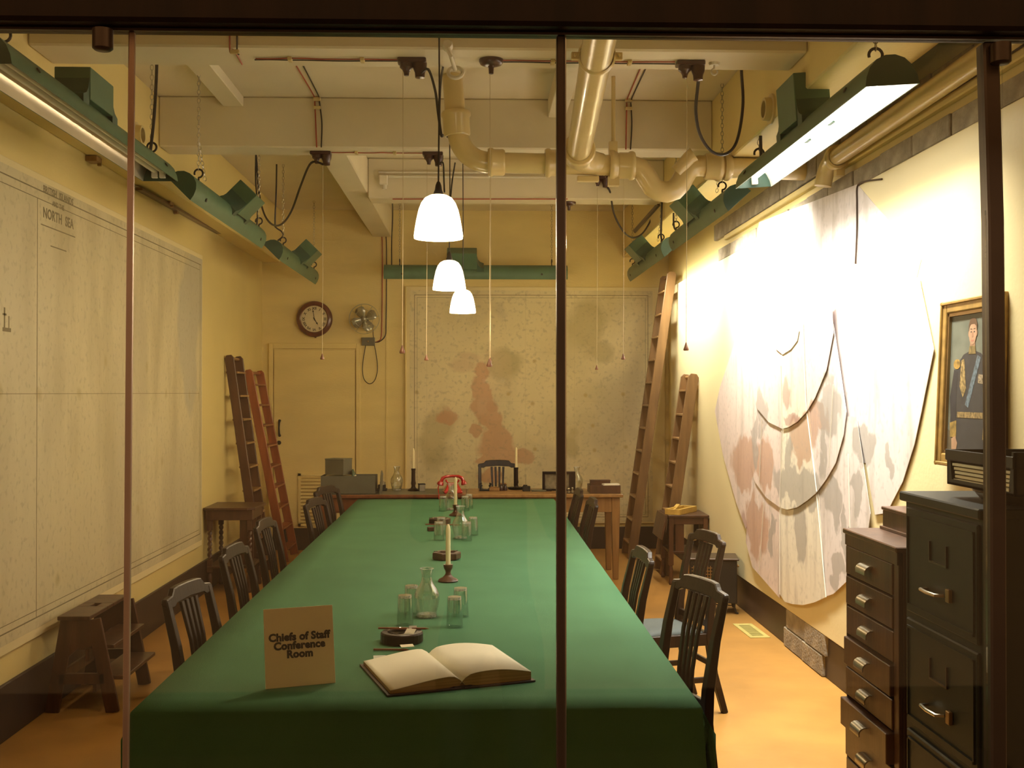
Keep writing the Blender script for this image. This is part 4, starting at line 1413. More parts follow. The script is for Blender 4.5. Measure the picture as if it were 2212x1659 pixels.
ob('earpiece', MB().lathe([(0, -.026), (.026, -.026), (.030, -.02), (.024, 0), (.016, .012)], (.108, .014, .102), 16, rot('Y', -14)), M_phone, t, smooth=True)
ob('cord', MB().tube([(-.125, .014, .09), (-.137, -.01, .05), (-.140, -.06, .008), (-.146, -.17, .004), (-.148, -.185, -.02), (-.148, -.187, -.15)], .005, 6), M_phone, t, smooth=True)

# pen stand, blotter, dish etc. on the oak desk
p = desk_pt(1049, 1060)
t = thing('pen_rack', 'low dark pen rack with two horned ends on the oak desk', 'pen rack', tuple(p))
ob('base', MB().box((0, 0, .008), (.12, .07, .016)), M_hook, t, bev=.003)
for s in (-1, 1):
    ob('horn', MB().tube([(s * .038, 0, .012), (s * .048, 0, .03), (s * .040, 0, .05), (s * .050, 0, .066), (s * .036, 0, .074)], [.016, .013, .012, .011, .006], 8), M_hook, t, smooth=True)
p = desk_pt(1068, 1061)
t = thing('letter_block', 'small pale wooden block between pen rack and ink bottles on the desk', 'block', tuple(p))
ob('block', MB().box((0, .02, .016), (.10, .05, .03)).box((0, .02, .036), (.08, .03, .012)), M_woak, t, bev=.003)
p = desk_pt(1087, 1060)
for k, (dx, lb) in enumerate(((-.018, 'left one of two small brown ink bottles left of the candlestick'), (.02, 'right one of two small brown ink bottles left of the candlestick'))):
    t = thing('ink_bottle', lb, 'bottle', (p.x + dx, p.y + .01 * k, DT), 0, 'small brown ink bottles')
    ob('bottle_body', MB().lathe([(0, 0), (.019, 0), (.021, .01), (.020, .035), (.013, .045), (.012, .052), (.015, .054), (.015, .062), (0, .063)], n=14), M_bake, t, smooth=True)
    ob('cork', MB().lathe([(.010, .062), (.011, .074), (0, .075)], n=10), M_woak, t)
p = desk_pt(1137, 1061)
t = thing('spike_file', 'dark block with an upright wire spike right of the desk candlestick', 'paper spike', tuple(p))
ob('block', MB().box((0, 0, .025), (.075, .06, .05)).box((-.01, .012, .055), (.04, .03, .012)), M_hook, t, bev=.004)
ob('spike', MB().tube([(-.005, 0, .05), (-.004, 0, .16)], .002, 5), M_steelw, t)
p = desk_pt(1160, 1062)
t = thing('blotter', 'flat grey blotter pad lying on the oak desk', 'blotter', (p.x + .02, p.y + .08, DT))
ob('pad', MB().box((0, 0, .006), (.14, .16, .012)), M_grey, t, bev=.002)
ob('corner', MB().box((-.06, -.07, .0125), (.02, .02, .001)).box((.06, -.07, .0125), (.02, .02, .001)), M_bronze, t)
# dark framed letter holder / glass fronted rack
p = desk_pt(1203, 1050)
fx0, fx1 = aY(1172, 1030, 10.85).x, aY(1243, 1030, 10.85).x
t = thing('picture_frame', 'small dark wooden frame with dull glass standing on the oak desk', 'frame', ((fx0 + fx1) / 2, 10.85, DT))
hw, hh = (fx1 - fx0) / 2, .185
ob('frame', MB().lim(-hw, hw, 0, .05, hh - .022, hh).lim(-hw, -hw + .022, 0, .05, 0, hh - .022).lim(hw - .06, hw, 0, .05, .02, hh - .022).lim(-hw, hw, 0, .05, 0, .018), M_wdark, t, bev=.003)
ob('picture', MB().lim(-hw + .02, hw - .05, .022, .028, .018, hh - .02), pm('dull_photograph', (.30, .25, .16), .3, var=.5, scale=14, col2=(.07, .05, .03)), t)
ob('foot', MB().box((-hw + .06, -.03, .01), (.05, .08, .018)).box((hw - .08, -.03, .01), (.05, .08, .018)), M_wdark, t, bev=.003)
t = glass_thing('carafe', CARAFE, 'clear glass carafe on the oak desk beside the small dark frame', 'carafe', desk_pt(1246, 1058), 'glass carafes', 1.08)
t = thing('stamp_rack', 'cluster of pale metal stamps in front of the dark frame on the desk', 'stamp rack', tuple(desk_pt(1222, 1066) + Vector((0, .03, 0))))
for k, (dx, h) in enumerate(((-.055, .05), (.03, .04), (.065, .045))):
    ob('stamp', MB().lathe([(0, 0), (.016, 0), (.016, .014), (.006, .02), (.006, h - .015), (.013, h - .006), (.010, h + .004), (0, h + .006)], (dx, 0, .006), 10), M_steelw, t, smooth=True)
ob('rack_base', MB().box((0, 0, .003), (.18, .06, .006)), M_hook, t)
p = desk_pt(1305, 1064)
t = thing('letter_tray', 'open wooden letter tray at the right end of the oak desk', 'tray', (p.x, 10.68, DT))
ob('tray_wall', MB().lim(-.145, .145, -.13, -.12, 0, .075).lim(-.145, .145, .12, .13, 0, .075).lim(-.145, -.135, -.12, .12, 0, .075).lim(.135, .145, -.12, .12, 0, .075), M_wcab, t, bev=.002)
ob('tray_floor', MB().lim(-.14, .14, -.125, .125, 0, .006), M_wcab, t)
t = thing('file_box', 'dark flat box lying in the open letter tray', 'box', (p.x - .03, 10.74, DT + .006))
ob('box_body', MB().box((0, 0, .05), (.19, .08, .10)), M_wbrown, t, bev=.003)
ob('box_lid', MB().box((0, 0, .104), (.195, .085, .01)), M_wcab, t, bev=.002)
t = thing('white_card', 'bright white card stack lying on the letter tray edge', 'card', (p.x + .055, 10.60, DT + .0755))
ob('card', MB().box((0, 0, .003), (.15, .10, .006), rot('Z', 4)), M_white, t)
ob('card', MB().box((.004, .004, .009), (.15, .10, .006), rot('Z', 7)), M_white, t)

# ================================================================== THINGS ON THE GREEN TABLE
TT = TZ + .0008


def tp(u, v):
    q = aZ(u, v, TT)
    q.z = TT
    return q


# name sign
a, b = tp(574, 1489), tp(725, 1475)
t = thing('table_sign', 'beige card sign reading Chiefs of Staff Conference Room on the table', 'sign', tuple((a + b) / 2))
xd = (b - a).normalized()
hgt = .252
lean = Vector((-xd.y, xd.x, 0)) * .055
upv = (Vector((0, 0, hgt)) + lean)
wd = (b - a).length
O = (a + b) / 2
yd = upv.normalized()
nrm = xd.cross(yd)
M4 = frame4(O, xd, yd)
card = MB().lim(-wd / 2, wd / 2, 0, upv.length, -.004, 0)
card.v = [tuple(M4 @ Vector(p_)) for p_ in card.v]
ob('card', card, M_sign, t, w=True, bev=.0008)
st = MB().prism([(0, .002), (.11, .002), (0.02, .17)], .004, lambda p_, q_, c: O + xd * c + Vector((-xd.y, xd.x, 0)) * (p_ + .006 + .055 * q_ / hgt) + Vector((0, 0, q_)))
ob('strut', st, M_sign, t, w=True)
text_mesh('lettering', 'Chiefs of Staff\nConference\nRoom', .0345, M_ink, t, frame4(O + yd * (upv.length * .585) + nrm * .0006, xd, yd), .0017, sp=.82)

# ledger
g0, g1 = tp(837, 1506), tp(1157, 1473)
h0 = tp(784, 1437)
xd = (g1 - g0).normalized()
yd = Vector((-xd.y, xd.x, 0))
bw = (g1 - g0).length
bh = (h0 - g0).dot(yd)
t = thing('ledger', 'open ledger with blank cream pages lying on the table front', 'book', tuple((g0 + g1) / 2 + yd * bh / 2))
sk = (h0 - g0).dot(xd)


def LB(s, q, z):
    return g0 + xd * (s + sk * q / bh * .6) + yd * q + Vector((0, 0, z))


hb = bw / 2


def block_page(side):
    """curved page block: s from fore-edge to gutter"""
    n = 14
    top, bot = [], []
    for i in range(n + 1):
        f = i / n
        s = f * (hb - .004) + .012
        if side < 0:
            z = .018 + .026 * math.sin(min(1, f * 1.12) * math.pi * .5) ** 1.3 - (.030 * max(0, (f - .80) / .20) ** 2)
        else:
            z = .034 + .018 * math.sin(f * math.pi * .9) - (.022 * max(0, (f - .82) / .18) ** 2)
        top.append((s if side < 0 else bw - s, z))
        bot.append((s if side < 0 else bw - s, .006 + (.004 if f > .8 else 0)))
    return top, bot


for side, lb in ((-1, 'left page block'), (1, 'right page block')):
    top, bot = block_page(side)
    n = len(top)
    q0, q1 = .012, bh - .012
    m = MB()
    vs = []
    for q_ in (q0, q1):
        vs += [LB(s, q_, z - .0012) for s, z in top] + [LB(s, q_, z) for s, z in bot]
    k = 2 * n
    fs = [(i, i + 1, n + i + 1, n + i) for i in range(n - 1)] + [(k + i, k + i + 1, k + n + i + 1, k + n + i) for i in range(n - 1)]
    fs += [(i, i + 1, k + i + 1, k + i) for i in range(n - 1)] + [(n + i, n + i + 1, k + n + i + 1, k + n + i) for i in range(n - 1)]
    fs += [(0, n, k + n, k), (n - 1, 2 * n - 1, k + 2 * n - 1, k + n - 1)]
    ob('page_block', m.add(vs, fs), M_edge, t, w=True, smooth=True)
    m = MB()
    vs = []
    for q_ in (q0 - .001, q1 + .001):
        vs += [LB(s, q_, z) for s, z in top]
    m.add(vs, [(i, i + 1, n + i + 1, n + i) for i in range(n - 1)])
    o = ob('page', m, M_paper, t, w=True, smooth=True, label='blank cream ' + lb.split()[0] + ' page')
    md = o.modifiers.new('Solidify', 'SOLIDIFY')
    md.thickness = .001
for s0, s1 in ((0, hb - .006), (hb + .006, bw)):
    m = MB()
    m.add([LB(s, q_, z) for z in (.0, .006) for (s, q_) in ((s0, 0), (s1, 0), (s1, bh), (s0, bh))], [(3, 2, 1, 0), (4, 5, 6, 7), (0, 1, 5, 4), (1, 2, 6, 5), (2, 3, 7, 6), (3, 0, 4, 7)])
    ob('cover', m, M_cover, t, w=True, bev=.001)
ob('spine', MB().add([LB(s, q_, z) for z in (0, .010) for (s, q_) in ((hb - .03, .004), (hb + .03, .004), (hb + .03, bh - .004), (hb - .03, bh - .004))], [(3, 2, 1, 0), (4, 5, 6, 7), (0, 1, 5, 4), (1, 2, 6, 5), (2, 3, 7, 6), (3, 0, 4, 7)]), M_cover, t, w=True)
p = tp(820, 1420)
o = ob('paper_slip', MB().box(p + Vector((0, .0, .0012)), (.045, .05, .001), rot('Z', 6)), pm('pale_slip', (.55, .55, .48), .8), None)
tag(o, 'small pale paper slip by the left page of the open ledger', 'paper')
p = tp(879, 1405)
o = ob('paper_slip', MB().box(p + Vector((0, .01, .0155)), (.05, .028, .001), rot('Z', 18) @ rot('X', 8)), M_sign, None)
tag(o, 'small beige paper slip lying over the pencil by the ledger', 'paper')


def pencil(u0, v0, u1, v1, label, lift=0.0):
    a, b = tp(u0, v0) + Vector((0, 0, .0045 + lift)), tp(u1, v1) + Vector((0, 0, .0045 + lift))
    t = thing('pencil', label, 'pencil', tuple(a))
    d = b - a
    ob('shaft', MB().tube([Vector((0, 0, 0)), d * .93], .0042, 6), pm('brown_pencil_paint', (.26, .085, .03), .4), t)
    ob('tip', MB().tube([d * .93, d], [.0042, .0008], 6), M_woak, t)


pencil(807, 1405.5, 884, 1406, 'brown pencil lying between the near ashtray and the ledger')


def ashtray(u, v, lb, r, hexa, fill, rz=0):
    c = tp(u, v)
    t = thing('ashtray', lb, 'ashtray', tuple(c), R(rz), 'dark wooden ashtrays')
    n = 6 if hexa else 28
    ob('wood_body', MB().lathe([(0, .002), (r * .96, 0), (r, .004), (r * 1.0, .034), (r * .96, .040), (r * .66, .040), (r * .62, .030), (r * .6, .012), (0, .012)], n=n), M_wdark if not hexa else M_wcab, t, bev=.002)
    ob('glass_liner', MB().lathe([(r * .60, .0125), (r * .62, .042), (r * .68, .045), (r * .66, .040), (r * .58, .016), (0, .015)], n=24), M_glass, t, smooth=True)
    if hexa:
        for k in range(3):
            an = R(120 * k + 30)
            ob('rest_groove', MB().box((r * .78 * math.cos(an), r * .78 * math.sin(an), .0405), (r * .3, .012, .004), Matrix.Rotation(an, 3, 'Z')), M_wdark, t)
    return t, c


t, c = ashtray(868, 1386, 'round dark wooden ashtray holding papers, nearest on the table', .083, False, True)
for k, (dx, dy, dz, w_, d_, rz, rx, lb, mt) in enumerate(((-.012, 0, .020, .085, .055, 18, 4, 'folded beige paper lying in the near ashtray', M_sign), (.032, -.040, .042, .04, .045, -24, 34, 'small cream card leaning on the near ashtray rim', M_paper), (.042, .030, .046, .03, .02, 10, 60, 'white paper scrap at the back of the near ashtray', M_white))):
    o = ob('paper_scrap', MB().box(c + Vector((dx, dy, dz)), (w_, d_, .0015), rot('Z', rz) @ rot('X', rx)), mt, None)
    tag(o, lb, 'paper')
a = c + Vector((-.095, .035, .046))
t = thing('pencil', 'brown pencil resting across the rim of the near ashtray', 'pencil', tuple(a))
d = Vector((.20, -.005, -.002))
ob('shaft', MB().tube([Vector((0, 0, 0)), d * .93], .0042, 6), pm('brown_pencil_paint_b', (.26, .085, .03), .4), t)
ob('tip', MB().tube([d * .93, d], [.0042, .0008], 6), M_woak, t)
ashtray(965, 1207, 'six-sided brown ashtray behind the nearest candle', .085, True, False, 12)
ashtray(950, 1131, 'six-sided brown ashtray beyond the second carafe, farthest on the table', .085, True, False, 20)
pencil(919, 1134, 993, 1135, 'brown pencil lying before the farthest ashtray')
p = tp(931, 1147)
t = thing('match_holder', 'small brown wooden match block left of the second set of glasses', 'match holder', tuple(p))
ob('block', MB().box((0, 0, .014), (.05, .035, .028), rot('Z', 15)), M_wcab, t, bev=.003)
ob('striker', MB().box((0, 0, .029), (.04, .026, .002), rot('Z', 15)), M_hook, t)

GG = 'upturned glass tumblers on the green table'
GC = 'glass carafes'
glass_thing('carafe', CARAFE, 'clear glass carafe among the nearest four upturned tumblers', 'carafe', tp(922, 1332), GC, 1.02)
glass_thing('carafe', CARAFE, 'clear glass carafe in the middle set behind the near ashtray and candle', 'carafe', tp(995, 1163), GC, 1.05)
glass_thing('carafe', CARAFE, 'clear glass carafe in the farthest set before the red telephone', 'carafe', tp(975, 1101), GC, 1.05)
for (u, v, lb) in ((875, 1349, 'upturned tumbler left of the nearest carafe, front'), (889, 1325, 'upturned tumbler left of the nearest carafe, behind'),
                   (982, 1353, 'upturned tumbler right of the nearest carafe, front'), (995, 1331, 'upturned tumbler right of the nearest carafe, behind'),
                   (948, 1167, 'upturned tumbler left of the middle carafe, front'), (953, 1156, 'upturned tumbler left of the middle carafe, behind'),
                   (1008, 1168, 'upturned tumbler right of the middle carafe, front'), (1022, 1156, 'upturned tumbler right of the middle carafe, behind'),
                   (957, 1104, 'upturned tumbler left of the farthest carafe'), (1005, 1104, 'upturned tumbler right of the farthest carafe, front'), (1013, 1099, 'upturned tumbler right of the farthest carafe, behind')):
    glass_thing('tumbler', TUMB, lb, 'glass', tp(u, v), GG, 1.0)
candle(tuple(tp(968, 1256)), .225, .0125, 'ivory candle in the nearest brown holder on the table', 'turned brown candle holder nearest on the green table')
candle(tuple(tp(984, 1114)), .235, .0125, 'ivory candle farther down the table before the telephone', 'turned brown candle holder farther down the green table')

# ================================================================== SIDE FURNITURE, LEFT
# kitchen steps: two side frames, three treads, brace rails
st = thing('step_stool', 'dark wooden step stool by the left wall chart', 'step stool', (-2.14, 6.53, 0))
yN, yF = 6.24, 6.83
for y in (yN, yF):
    ob('side_leg', MB().bars([(-1.985, y, 0), (-2.09, y, .51)], [.075, .075], .022, up=(0, 1, 0)), M_wladd, st, w=True, bev=.003)
    ob('side_leg', MB().bars([(-2.315, y, 0), (-2.23, y, .51)], [.075, .075], .022, up=(0, 1, 0)), M_wladd, st, w=True, bev=.003)
    ob('gusset', MB().prism([(-2.115, .51), (-2.22, .51), (-2.27, .32), (-2.23, .30), (-2.18, .345), (-2.14, .345), (-2.06, .39)], .02, lambda a, b, c, y=y: (a, y - .01 + c, b)), M_wladd, st, w=True)
    ob('cross_rail', MB().lim(-2.28, -2.03, y - .011, y + .011, .155, .215), M_wladd, st, w=True, bev=.003)
top = MB().lim(-2.275, -2.10, yN - .04, 6.50, .51, .532).lim(-2.275, -2.10, 6.60, yF + .04, .51, .532).lim(-2.275, -2.205, 6.50, 6.60, .51, .532).lim(-2.165, -2.10, 6.50, 6.60, .51, .532)
ob('top_board', top, M_wcab, st, w=True, bev=.003, label='top board with hand slot')
for (x0, x1, z) in ((-2.09, -1.985, .345), (-2.05, -1.92, .175)):
    ob('tread', MB().lim(x0 - .05, x1, yN + .011, yF - .011, z, z + .022), M_wcab, st, w=True, bev=.003)
    ob('riser', MB().lim(x0 - .05, x0 - .03, yN + .011, yF - .011, z - .07, z), M_wladd, st, w=True, bev=.002)
ob('back_rail', MB().lim(-2.30, -2.28, yN + .011, yF - .011, .15, .21), M_wladd, st, w=True, bev=.002)

# barley-twist side table
def twist(p, h, r, mat, t, turns=6):
    n, m = 12, 60
    vs, fs = [], []
    for i in range(m + 1):
        z = h * i / m
        for k in range(n):
            a = 2 * math.pi * k / n
            f = 1 + .28 * math.cos(2 * a - 2 * math.pi * turns * i / m * 1.0)
            e = 1.0 if 2 < i < m - 2 else .8
            vs.append((p[0] + r * f * e * math.cos(a), p[1] + r * f * e * math.sin(a), p[2] + z))
    for i in range(m):
        for k in range(n):
            fs.append((i * n + k, i * n + (k + 1) % n, (i + 1) * n + (k + 1) % n, (i + 1) * n + k))
    return MB().add(vs, fs)


tt = thing('side_table', 'dark side table with barley-twist legs at the left wall', 'table', (-2.15, 10.13, 0))
x0, x1, y0, y1, zt = -2.375, -1.93, 9.87, 10.42, .745
ob('tabletop', MB().prism([(x0, y0 + .02), (x0 + .03, y0), (x1 - .06, y0), (x1, y0 + .05), (x1 + .02, y1 - .08), (x1 - .02, y1), (x0, y1)], .022, lambda a, b, c: (a, b, zt - .022 + c)), M_wcab, tt, w=True, bev=.003)
ob('apron', MB().lim(x0 + .02, x1 - .02, y0 + .03, y0 + .05, zt - .11, zt - .022).lim(x0 + .02, x1 - .02, y1 - .05, y1 - .03, zt - .11, zt - .022).lim(x1 - .045, x1 - .025, y0 + .05, y1 - .05, zt - .11, zt - .022), M_wladd, tt, w=True, bev=.003)
for (x, y) in ((x0 + .05, y0 + .055), (x1 - .05, y0 + .055), (x0 + .05, y1 - .055), (x1 - .05, y1 - .055)):
    ob('leg', MB().bars([(x, y, zt - .022), (x, y, zt - .20)], .042, .042, up=(0, 1, 0)).bars([(x, y, .29), (x, y, .18)], .042, .042, up=(0, 1, 0)).lathe([(.022, .18), (.014, .17), (.022, .13), (.018, .06), (.024, .02), (.018, 0), (0, 0)], (x, y, 0), 12), M_wladd, tt, w=True, bev=.002)
    ob('twist_leg', twist((x, y, .28), zt - .46, .0165, M_wladd, tt), M_wladd, tt, w=True, smooth=True)
ob('shelf', MB().lim(x0 + .03, x1 - .03, y0 + .03, y1 - .03, .215, .235), M_wcab, tt, w=True, bev=.003)
ob('flap', MB().lim(x1 - .14, x1 - .02, y0 + .075, y0 + .09, .24, zt - .11), M_wladd, tt, w=True, bev=.002, label='hanging board at the front right')


# ladders: flat stiles, flat treads; the two stiles stand apart in depth along a side wall
def ladder(label, foot_x, top_x, y0, y1, z0, z1, mat, mat2, n, sw, sd, lab_cat='ladder', round_=True, twist_y=0.0, tread=None):
    t = thing('ladder', label, 'ladder', ((foot_x + top_x) / 2, (y0 + y1) / 2, 0), 0, None)
    d = Vector((top_x - foot_x, 0, z1)).normalized()
    for y in (y0, y1):
        a = Vector((foot_x, y, 0))
        b = Vector((top_x, y + twist_y, z1))
        e = d * .05
        sgn = 1 if top_x > foot_x else -1
        nx = Vector((d.z, 0, -d.x)) * -sgn
        ob('stile', MB().bars([a + Vector((0, 0, sd * abs(d.x) * .5)), b - e * .6, b], [sd, sd, sd * .55], sw, up=(0, 1, 0)), mat, t, w=True, bev=.004)
    for i in range(n):
        f = (i + .55) / n * .96 + .01
        c = Vector((foot_x + (top_x - foot_x) * f, (y0 + y1) / 2 + twist_y * f, z1 * f))
        ob('tread', MB().lim(c.x - (tread or sd) * .55, c.x + (tread or sd) * .55, c.y - (y1 - y0) / 2 + sw / 2, c.y + (y1 - y0) / 2 - sw / 2, c.z - .009, c.z + .009), mat2, t, w=True, bev=.002)
    o = MB().tube([(top_x, y0 + twist_y, z1 - .03), (top_x, y1 + twist_y, z1 - .03)], .016, 10)
    ob('top_roller', o, mat2, t, w=True, smooth=True)
    return t


ladder('dark brown wooden ladder leaning on the left wall behind the twisted-leg table', -2.04, -2.335, 10.72, 11.14, 0, 2.105, M_wladd, M_woak, 9, .028, .085, tread=.10)
ladder('red-brown wooden ladder leaning beside the door at the left back corner', -1.955, -2.335, 11.62, 12.22, 0, 1.985, M_wred, M_wred, 9, .030, .085, tread=.09)
ladder('tall weathered wooden ladder leaning on the right wall at the back', 1.63, 2.06, 11.75, 12.2, 0, 3.02, M_wlad, M_woak, 12, .03, .095, tread=.10)
ladder('short wooden ladder leaning on the right wall behind the small table', 1.80, 2.08, 10.68, 11.06, 0, 1.93, M_wlad, M_woak, 8, .03, .10, tread=.10)

# ================================================================== SIDE FURNITURE, RIGHT
sx0, sx1, sy0, sy1, sz = 1.745, 2.12, 10.17, 10.66, .635
t3 = thing('side_table', 'small dark drop-leaf table at the right wall with the yellow frame on it', 'table', ((sx0 + sx1) / 2, (sy0 + sy1) / 2, 0))
ob('tabletop', MB().lim(sx0, sx1, sy0, sy1, sz - .022, sz), M_wcab, t3, w=True, bev=.003)
ob('drop_leaf', MB().add([(sx0 - .004, sy0, sz - .004), (sx0 - .004, sy1, sz - .004), (sx0 - .05, sy1, sz - .22), (sx0 - .05, sy0, sz - .22), (sx0 - .022, sy0, sz - .004), (sx0 - .022, sy1, sz - .004), (sx0 - .068, sy1, sz - .22), (sx0 - .068, sy0, sz - .22)], [(0, 1, 2, 3), (7, 6, 5, 4), (0, 3, 7, 4), (1, 5, 6, 2), (0, 4, 5, 1), (3, 2, 6, 7)]), M_wcab, t3, w=True)
ob('apron', MB().lim(sx0 + .02, sx1 - .02, sy0 + .02, sy0 + .04, sz - .085, sz - .022).lim(sx0 + .02, sx1 - .02, sy1 - .04, sy1 - .02, sz - .085, sz - .022), M_wbrown, t3, w=True, bev=.002)
ob('side_panel', MB().lim(sx0 + .07, sx0 + .15, sy0 + .03, sy0 + .05, .30, sz - .085), M_wbrown, t3, w=True, bev=.002)
for (x, y) in ((sx0 + .03, sy0 + .03), (sx1 - .03, sy0 + .03), (sx0 + .03, sy1 - .03), (sx1 - .03, sy1 - .03)):
    ob('leg', MB().bars([(x, y, sz - .022), (x, y, .30), (x, y, .18)], .042, .042, up=(0, 1, 0)).lathe([(.020, .19), (.014, .17), (.022, .12), (.016, .05), (.022, .02), (.016, 0), (0, 0)], (x, y, 0), 12), M_wbrown, t3, w=True, bev=.002)
ob('shelf', MB().lim(sx0 + .02, sx1 - .02, sy0 + .02, sy1 - .02, .285, .305), M_wcab, t3, w=True, bev=.002)
# yellow wooden frame box on it
yb = thing('wooden_tray', 'bright yellow wooden frame tray lying on the small right table', 'tray', (1.90, 10.38, sz))
Mz = rot('Z', -34)
fr = []
for nm, c, d in (('rail', (-.062, 0, .026), (.022, .40, .052)), ('rail', (.062, 0, .026), (.022, .40, .052)), ('end_piece', (0, -.19, .026), (.102, .022, .052)), ('end_piece', (0, .19, .026), (.102, .022, .052))):
    ob(nm, MB().box(Mz @ Vector(c), d, Mz), M_yellow, yb, bev=.002)
ob('tray_floor', MB().box(Mz @ Vector((0, 0, .004)), (.10, .36, .008), Mz), pm('dusty_tray_floor', (.32, .24, .10), .8), yb)
rl = thing('wooden_ruler', 'yellow wooden batten propped on the left side of the yellow tray', 'batten', (1.83, 10.33, sz))
ob('batten', MB().bars([Vector((-.055, -.10, .012)), Vector((.07, .20, .062))], .035, .014), M_yellow, rl, bev=.002)

# cast electric heater on legs
he = thing('heater', 'low black heater with brass grille on thin legs at the right wall', 'heater', (1.88, 8.98, 0), R(-8))
ob('body', MB().lim(-.17, .20, -.14, .16, .085, .425), M_hook, he, bev=.006)
ob('top_plate', MB().lim(-.185, .215, -.155, .175, .425, .440), M_bronze, he, bev=.004)
for k in range(9):
    ob('grille_bar', MB().box((-.175, -.11 + k * .03, .27), (.012, .008, .22)), M_brass, he)
for k in range(5):
    ob('grille_bar', MB().box((-.178, .01, .17 + k * .05), (.008, .26, .008)), M_brass, he)
for k in range(7):
    ob('grille_bar', MB().box((-.14 + k * .022, -.145, .28), (.006, .01, .20)), M_brass, he)
for k in range(8):
    ob('grille_bar', MB().box((-.075, -.147, .19 + k * .025), (.16, .008, .005)), M_brass, he)
for (x, y) in ((-.15, -.12), (.18, -.12), (-.15, .14), (.18, .14)):
    ob('leg', MB().tube([(x, y, .095), (x, y, .05), (x + (.012 if x > 0 else -.012), y, .012), (x + (.03 if x > 0 else -.03), y, .006)], [.010, .008, .009, .007], 8), M_hook, he, smooth=True)
ob('brace', MB().tube([(.18, -.12, .07), (.06, .0, .05), (-.1, -.12, .09)], .005, 6), M_hook, he)
ob('knob', MB().lathe([(0, .03), (.010, .028), (.012, .0)], (.20, .02, .36), 10, rot('Y', 90)), M_brass, he)

# floor vent
va = [aZ(1590, 1351, .004), aZ(1631, 1346, .004), aZ(1654, 1375, .004), aZ(1615, 1377, .004)]
cx = sum((p.x for p in va)) / 4
cy = sum((p.y for p in va)) / 4
fv = thing('floor_vent', 'small yellowish floor vent grille near the right wall', 'vent', (cx, cy, 0), R(2))
vw, vl = .145, .48
ob('frame', MB().lim(-vw / 2, -vw / 2 + .03, -vl / 2, vl / 2, 0, .006).lim(vw / 2 - .03, vw / 2, -vl / 2, vl / 2, 0, .006).lim(-vw / 2 + .03, vw / 2 - .03, -vl / 2, -vl / 2 + .05, 0, .006).lim(-vw / 2 + .03, vw / 2 - .03, vl / 2 - .05, vl / 2, 0, .006), M_vent, fv, bev=.001)
for k in range(12):
    ob('vent_bar', MB().box((0, -vl / 2 + .07 + k * (vl - .14) / 11, .003), (vw - .06, .012, .004)), M_vent, fv)
ob('vent_shade_sheet', MB().lim(-vw / 2 + .02, vw / 2 - .02, -vl / 2 + .03, vl / 2 - .03, 0, .001), M_hook, fv)  # flat black sheet on the floor, painted shade beneath the bars

# ================================================================== CABINETS
# A: narrow chest of drawers, fronts facing left into the room
ax, ay0, ay1, az = 1.645, 4.34, 4.96, 1.147
ca = thing('drawer_cabinet', 'tall narrow walnut chest of small drawers with metal cup pulls', 'cabinet', (1.88, (ay0 + ay1) / 2, 0))
ob('carcass', MB().lim(ax + .02, ax + .48, ay0, ay1, 0, az - .02), M_wcab, ca, w=True, bev=.003)
ob('cabinet_top', MB().lim(ax - .012, ax + .49, ay0 - .008, ay1 + .008, az - .022, az), M_wcab, ca, w=True, bev=.004)
pitch = .1335
pull = MB()
pr_ = [(.0, .024), (.014, .023), (.026, .016), (.033, .004), (.033, -.014), (.029, -.014), (.028, .002), (.022, .011), (.012, .019), (0, .020)]
vs, fs = [], []
for y in (-.056, .056):
    vs += [(-a, y, b) for a, b in pr_]
n_ = len(pr_)
fs = [(i, (i + 1) % n_, n_ + (i + 1) % n_, n_ + i) for i in range(n_)] + [tuple(range(n_)), tuple(range(2 * n_ - 1, n_ - 1, -1))]
pull.add(vs, fs)
outs = [.004, .004, .0, .014, .006, .030, .008, .004]
f0 = h0_ = None
for k in range(8):
    zt_ = az - .075 - k * pitch
    o = ob('drawer', MB().lim(ax - outs[k], ax + .04 - outs[k], ay0 + .055, ay1 - .012, zt_ - pitch + .012, zt_), M_wcab, ca, w=True, bev=.003)
    pm_ = MB().add(pull.v, pull.f)
    yc = (ay0 + .055 + ay1 - .012) / 2
    pm_.v = [(x + ax - outs[k], y + yc, z + zt_ - pitch * .5) for x, y, z in pm_.v]
    ob('cup_pull', pm_, M_steelw, o, w=True, smooth=True)
ob('frame_stile', MB().lim(ax + .002, ax + .02, ay0, ay0 + .052, 0, az - .022), M_wcab, ca, w=True, bev=.002)
ob('frame_stile', MB().lim(ax + .002, ax + .02, ay1 - .010, ay1, 0, az - .022), M_wcab, ca, w=True, bev=.002)
ob('frieze', MB().lim(ax - .004, ax + .02, ay0, ay1, az - .072, az - .022), M_wcab, ca, w=True, bev=.002)
# shallow box on the chest
bx_ = thing('flat_box', 'low dark wooden box sitting on top of the drawer chest', 'box', (1.92, 4.70, az))
ob('box_body', MB().lim(1.80, 2.05, 4.36, 4.93, az, az + .085), M_wbrown, bx_, w=True, bev=.003)
ob('box_lid', MB().lim(1.795, 2.055, 4.355, 4.935, az + .085, az + .10), M_wbrown, bx_, w=True, bev=.003)
ob('skirting', MB().lim(1.79, 2.06, 4.35, 4.94, az, az + .014), M_wcab, bx_, w=True, bev=.002)

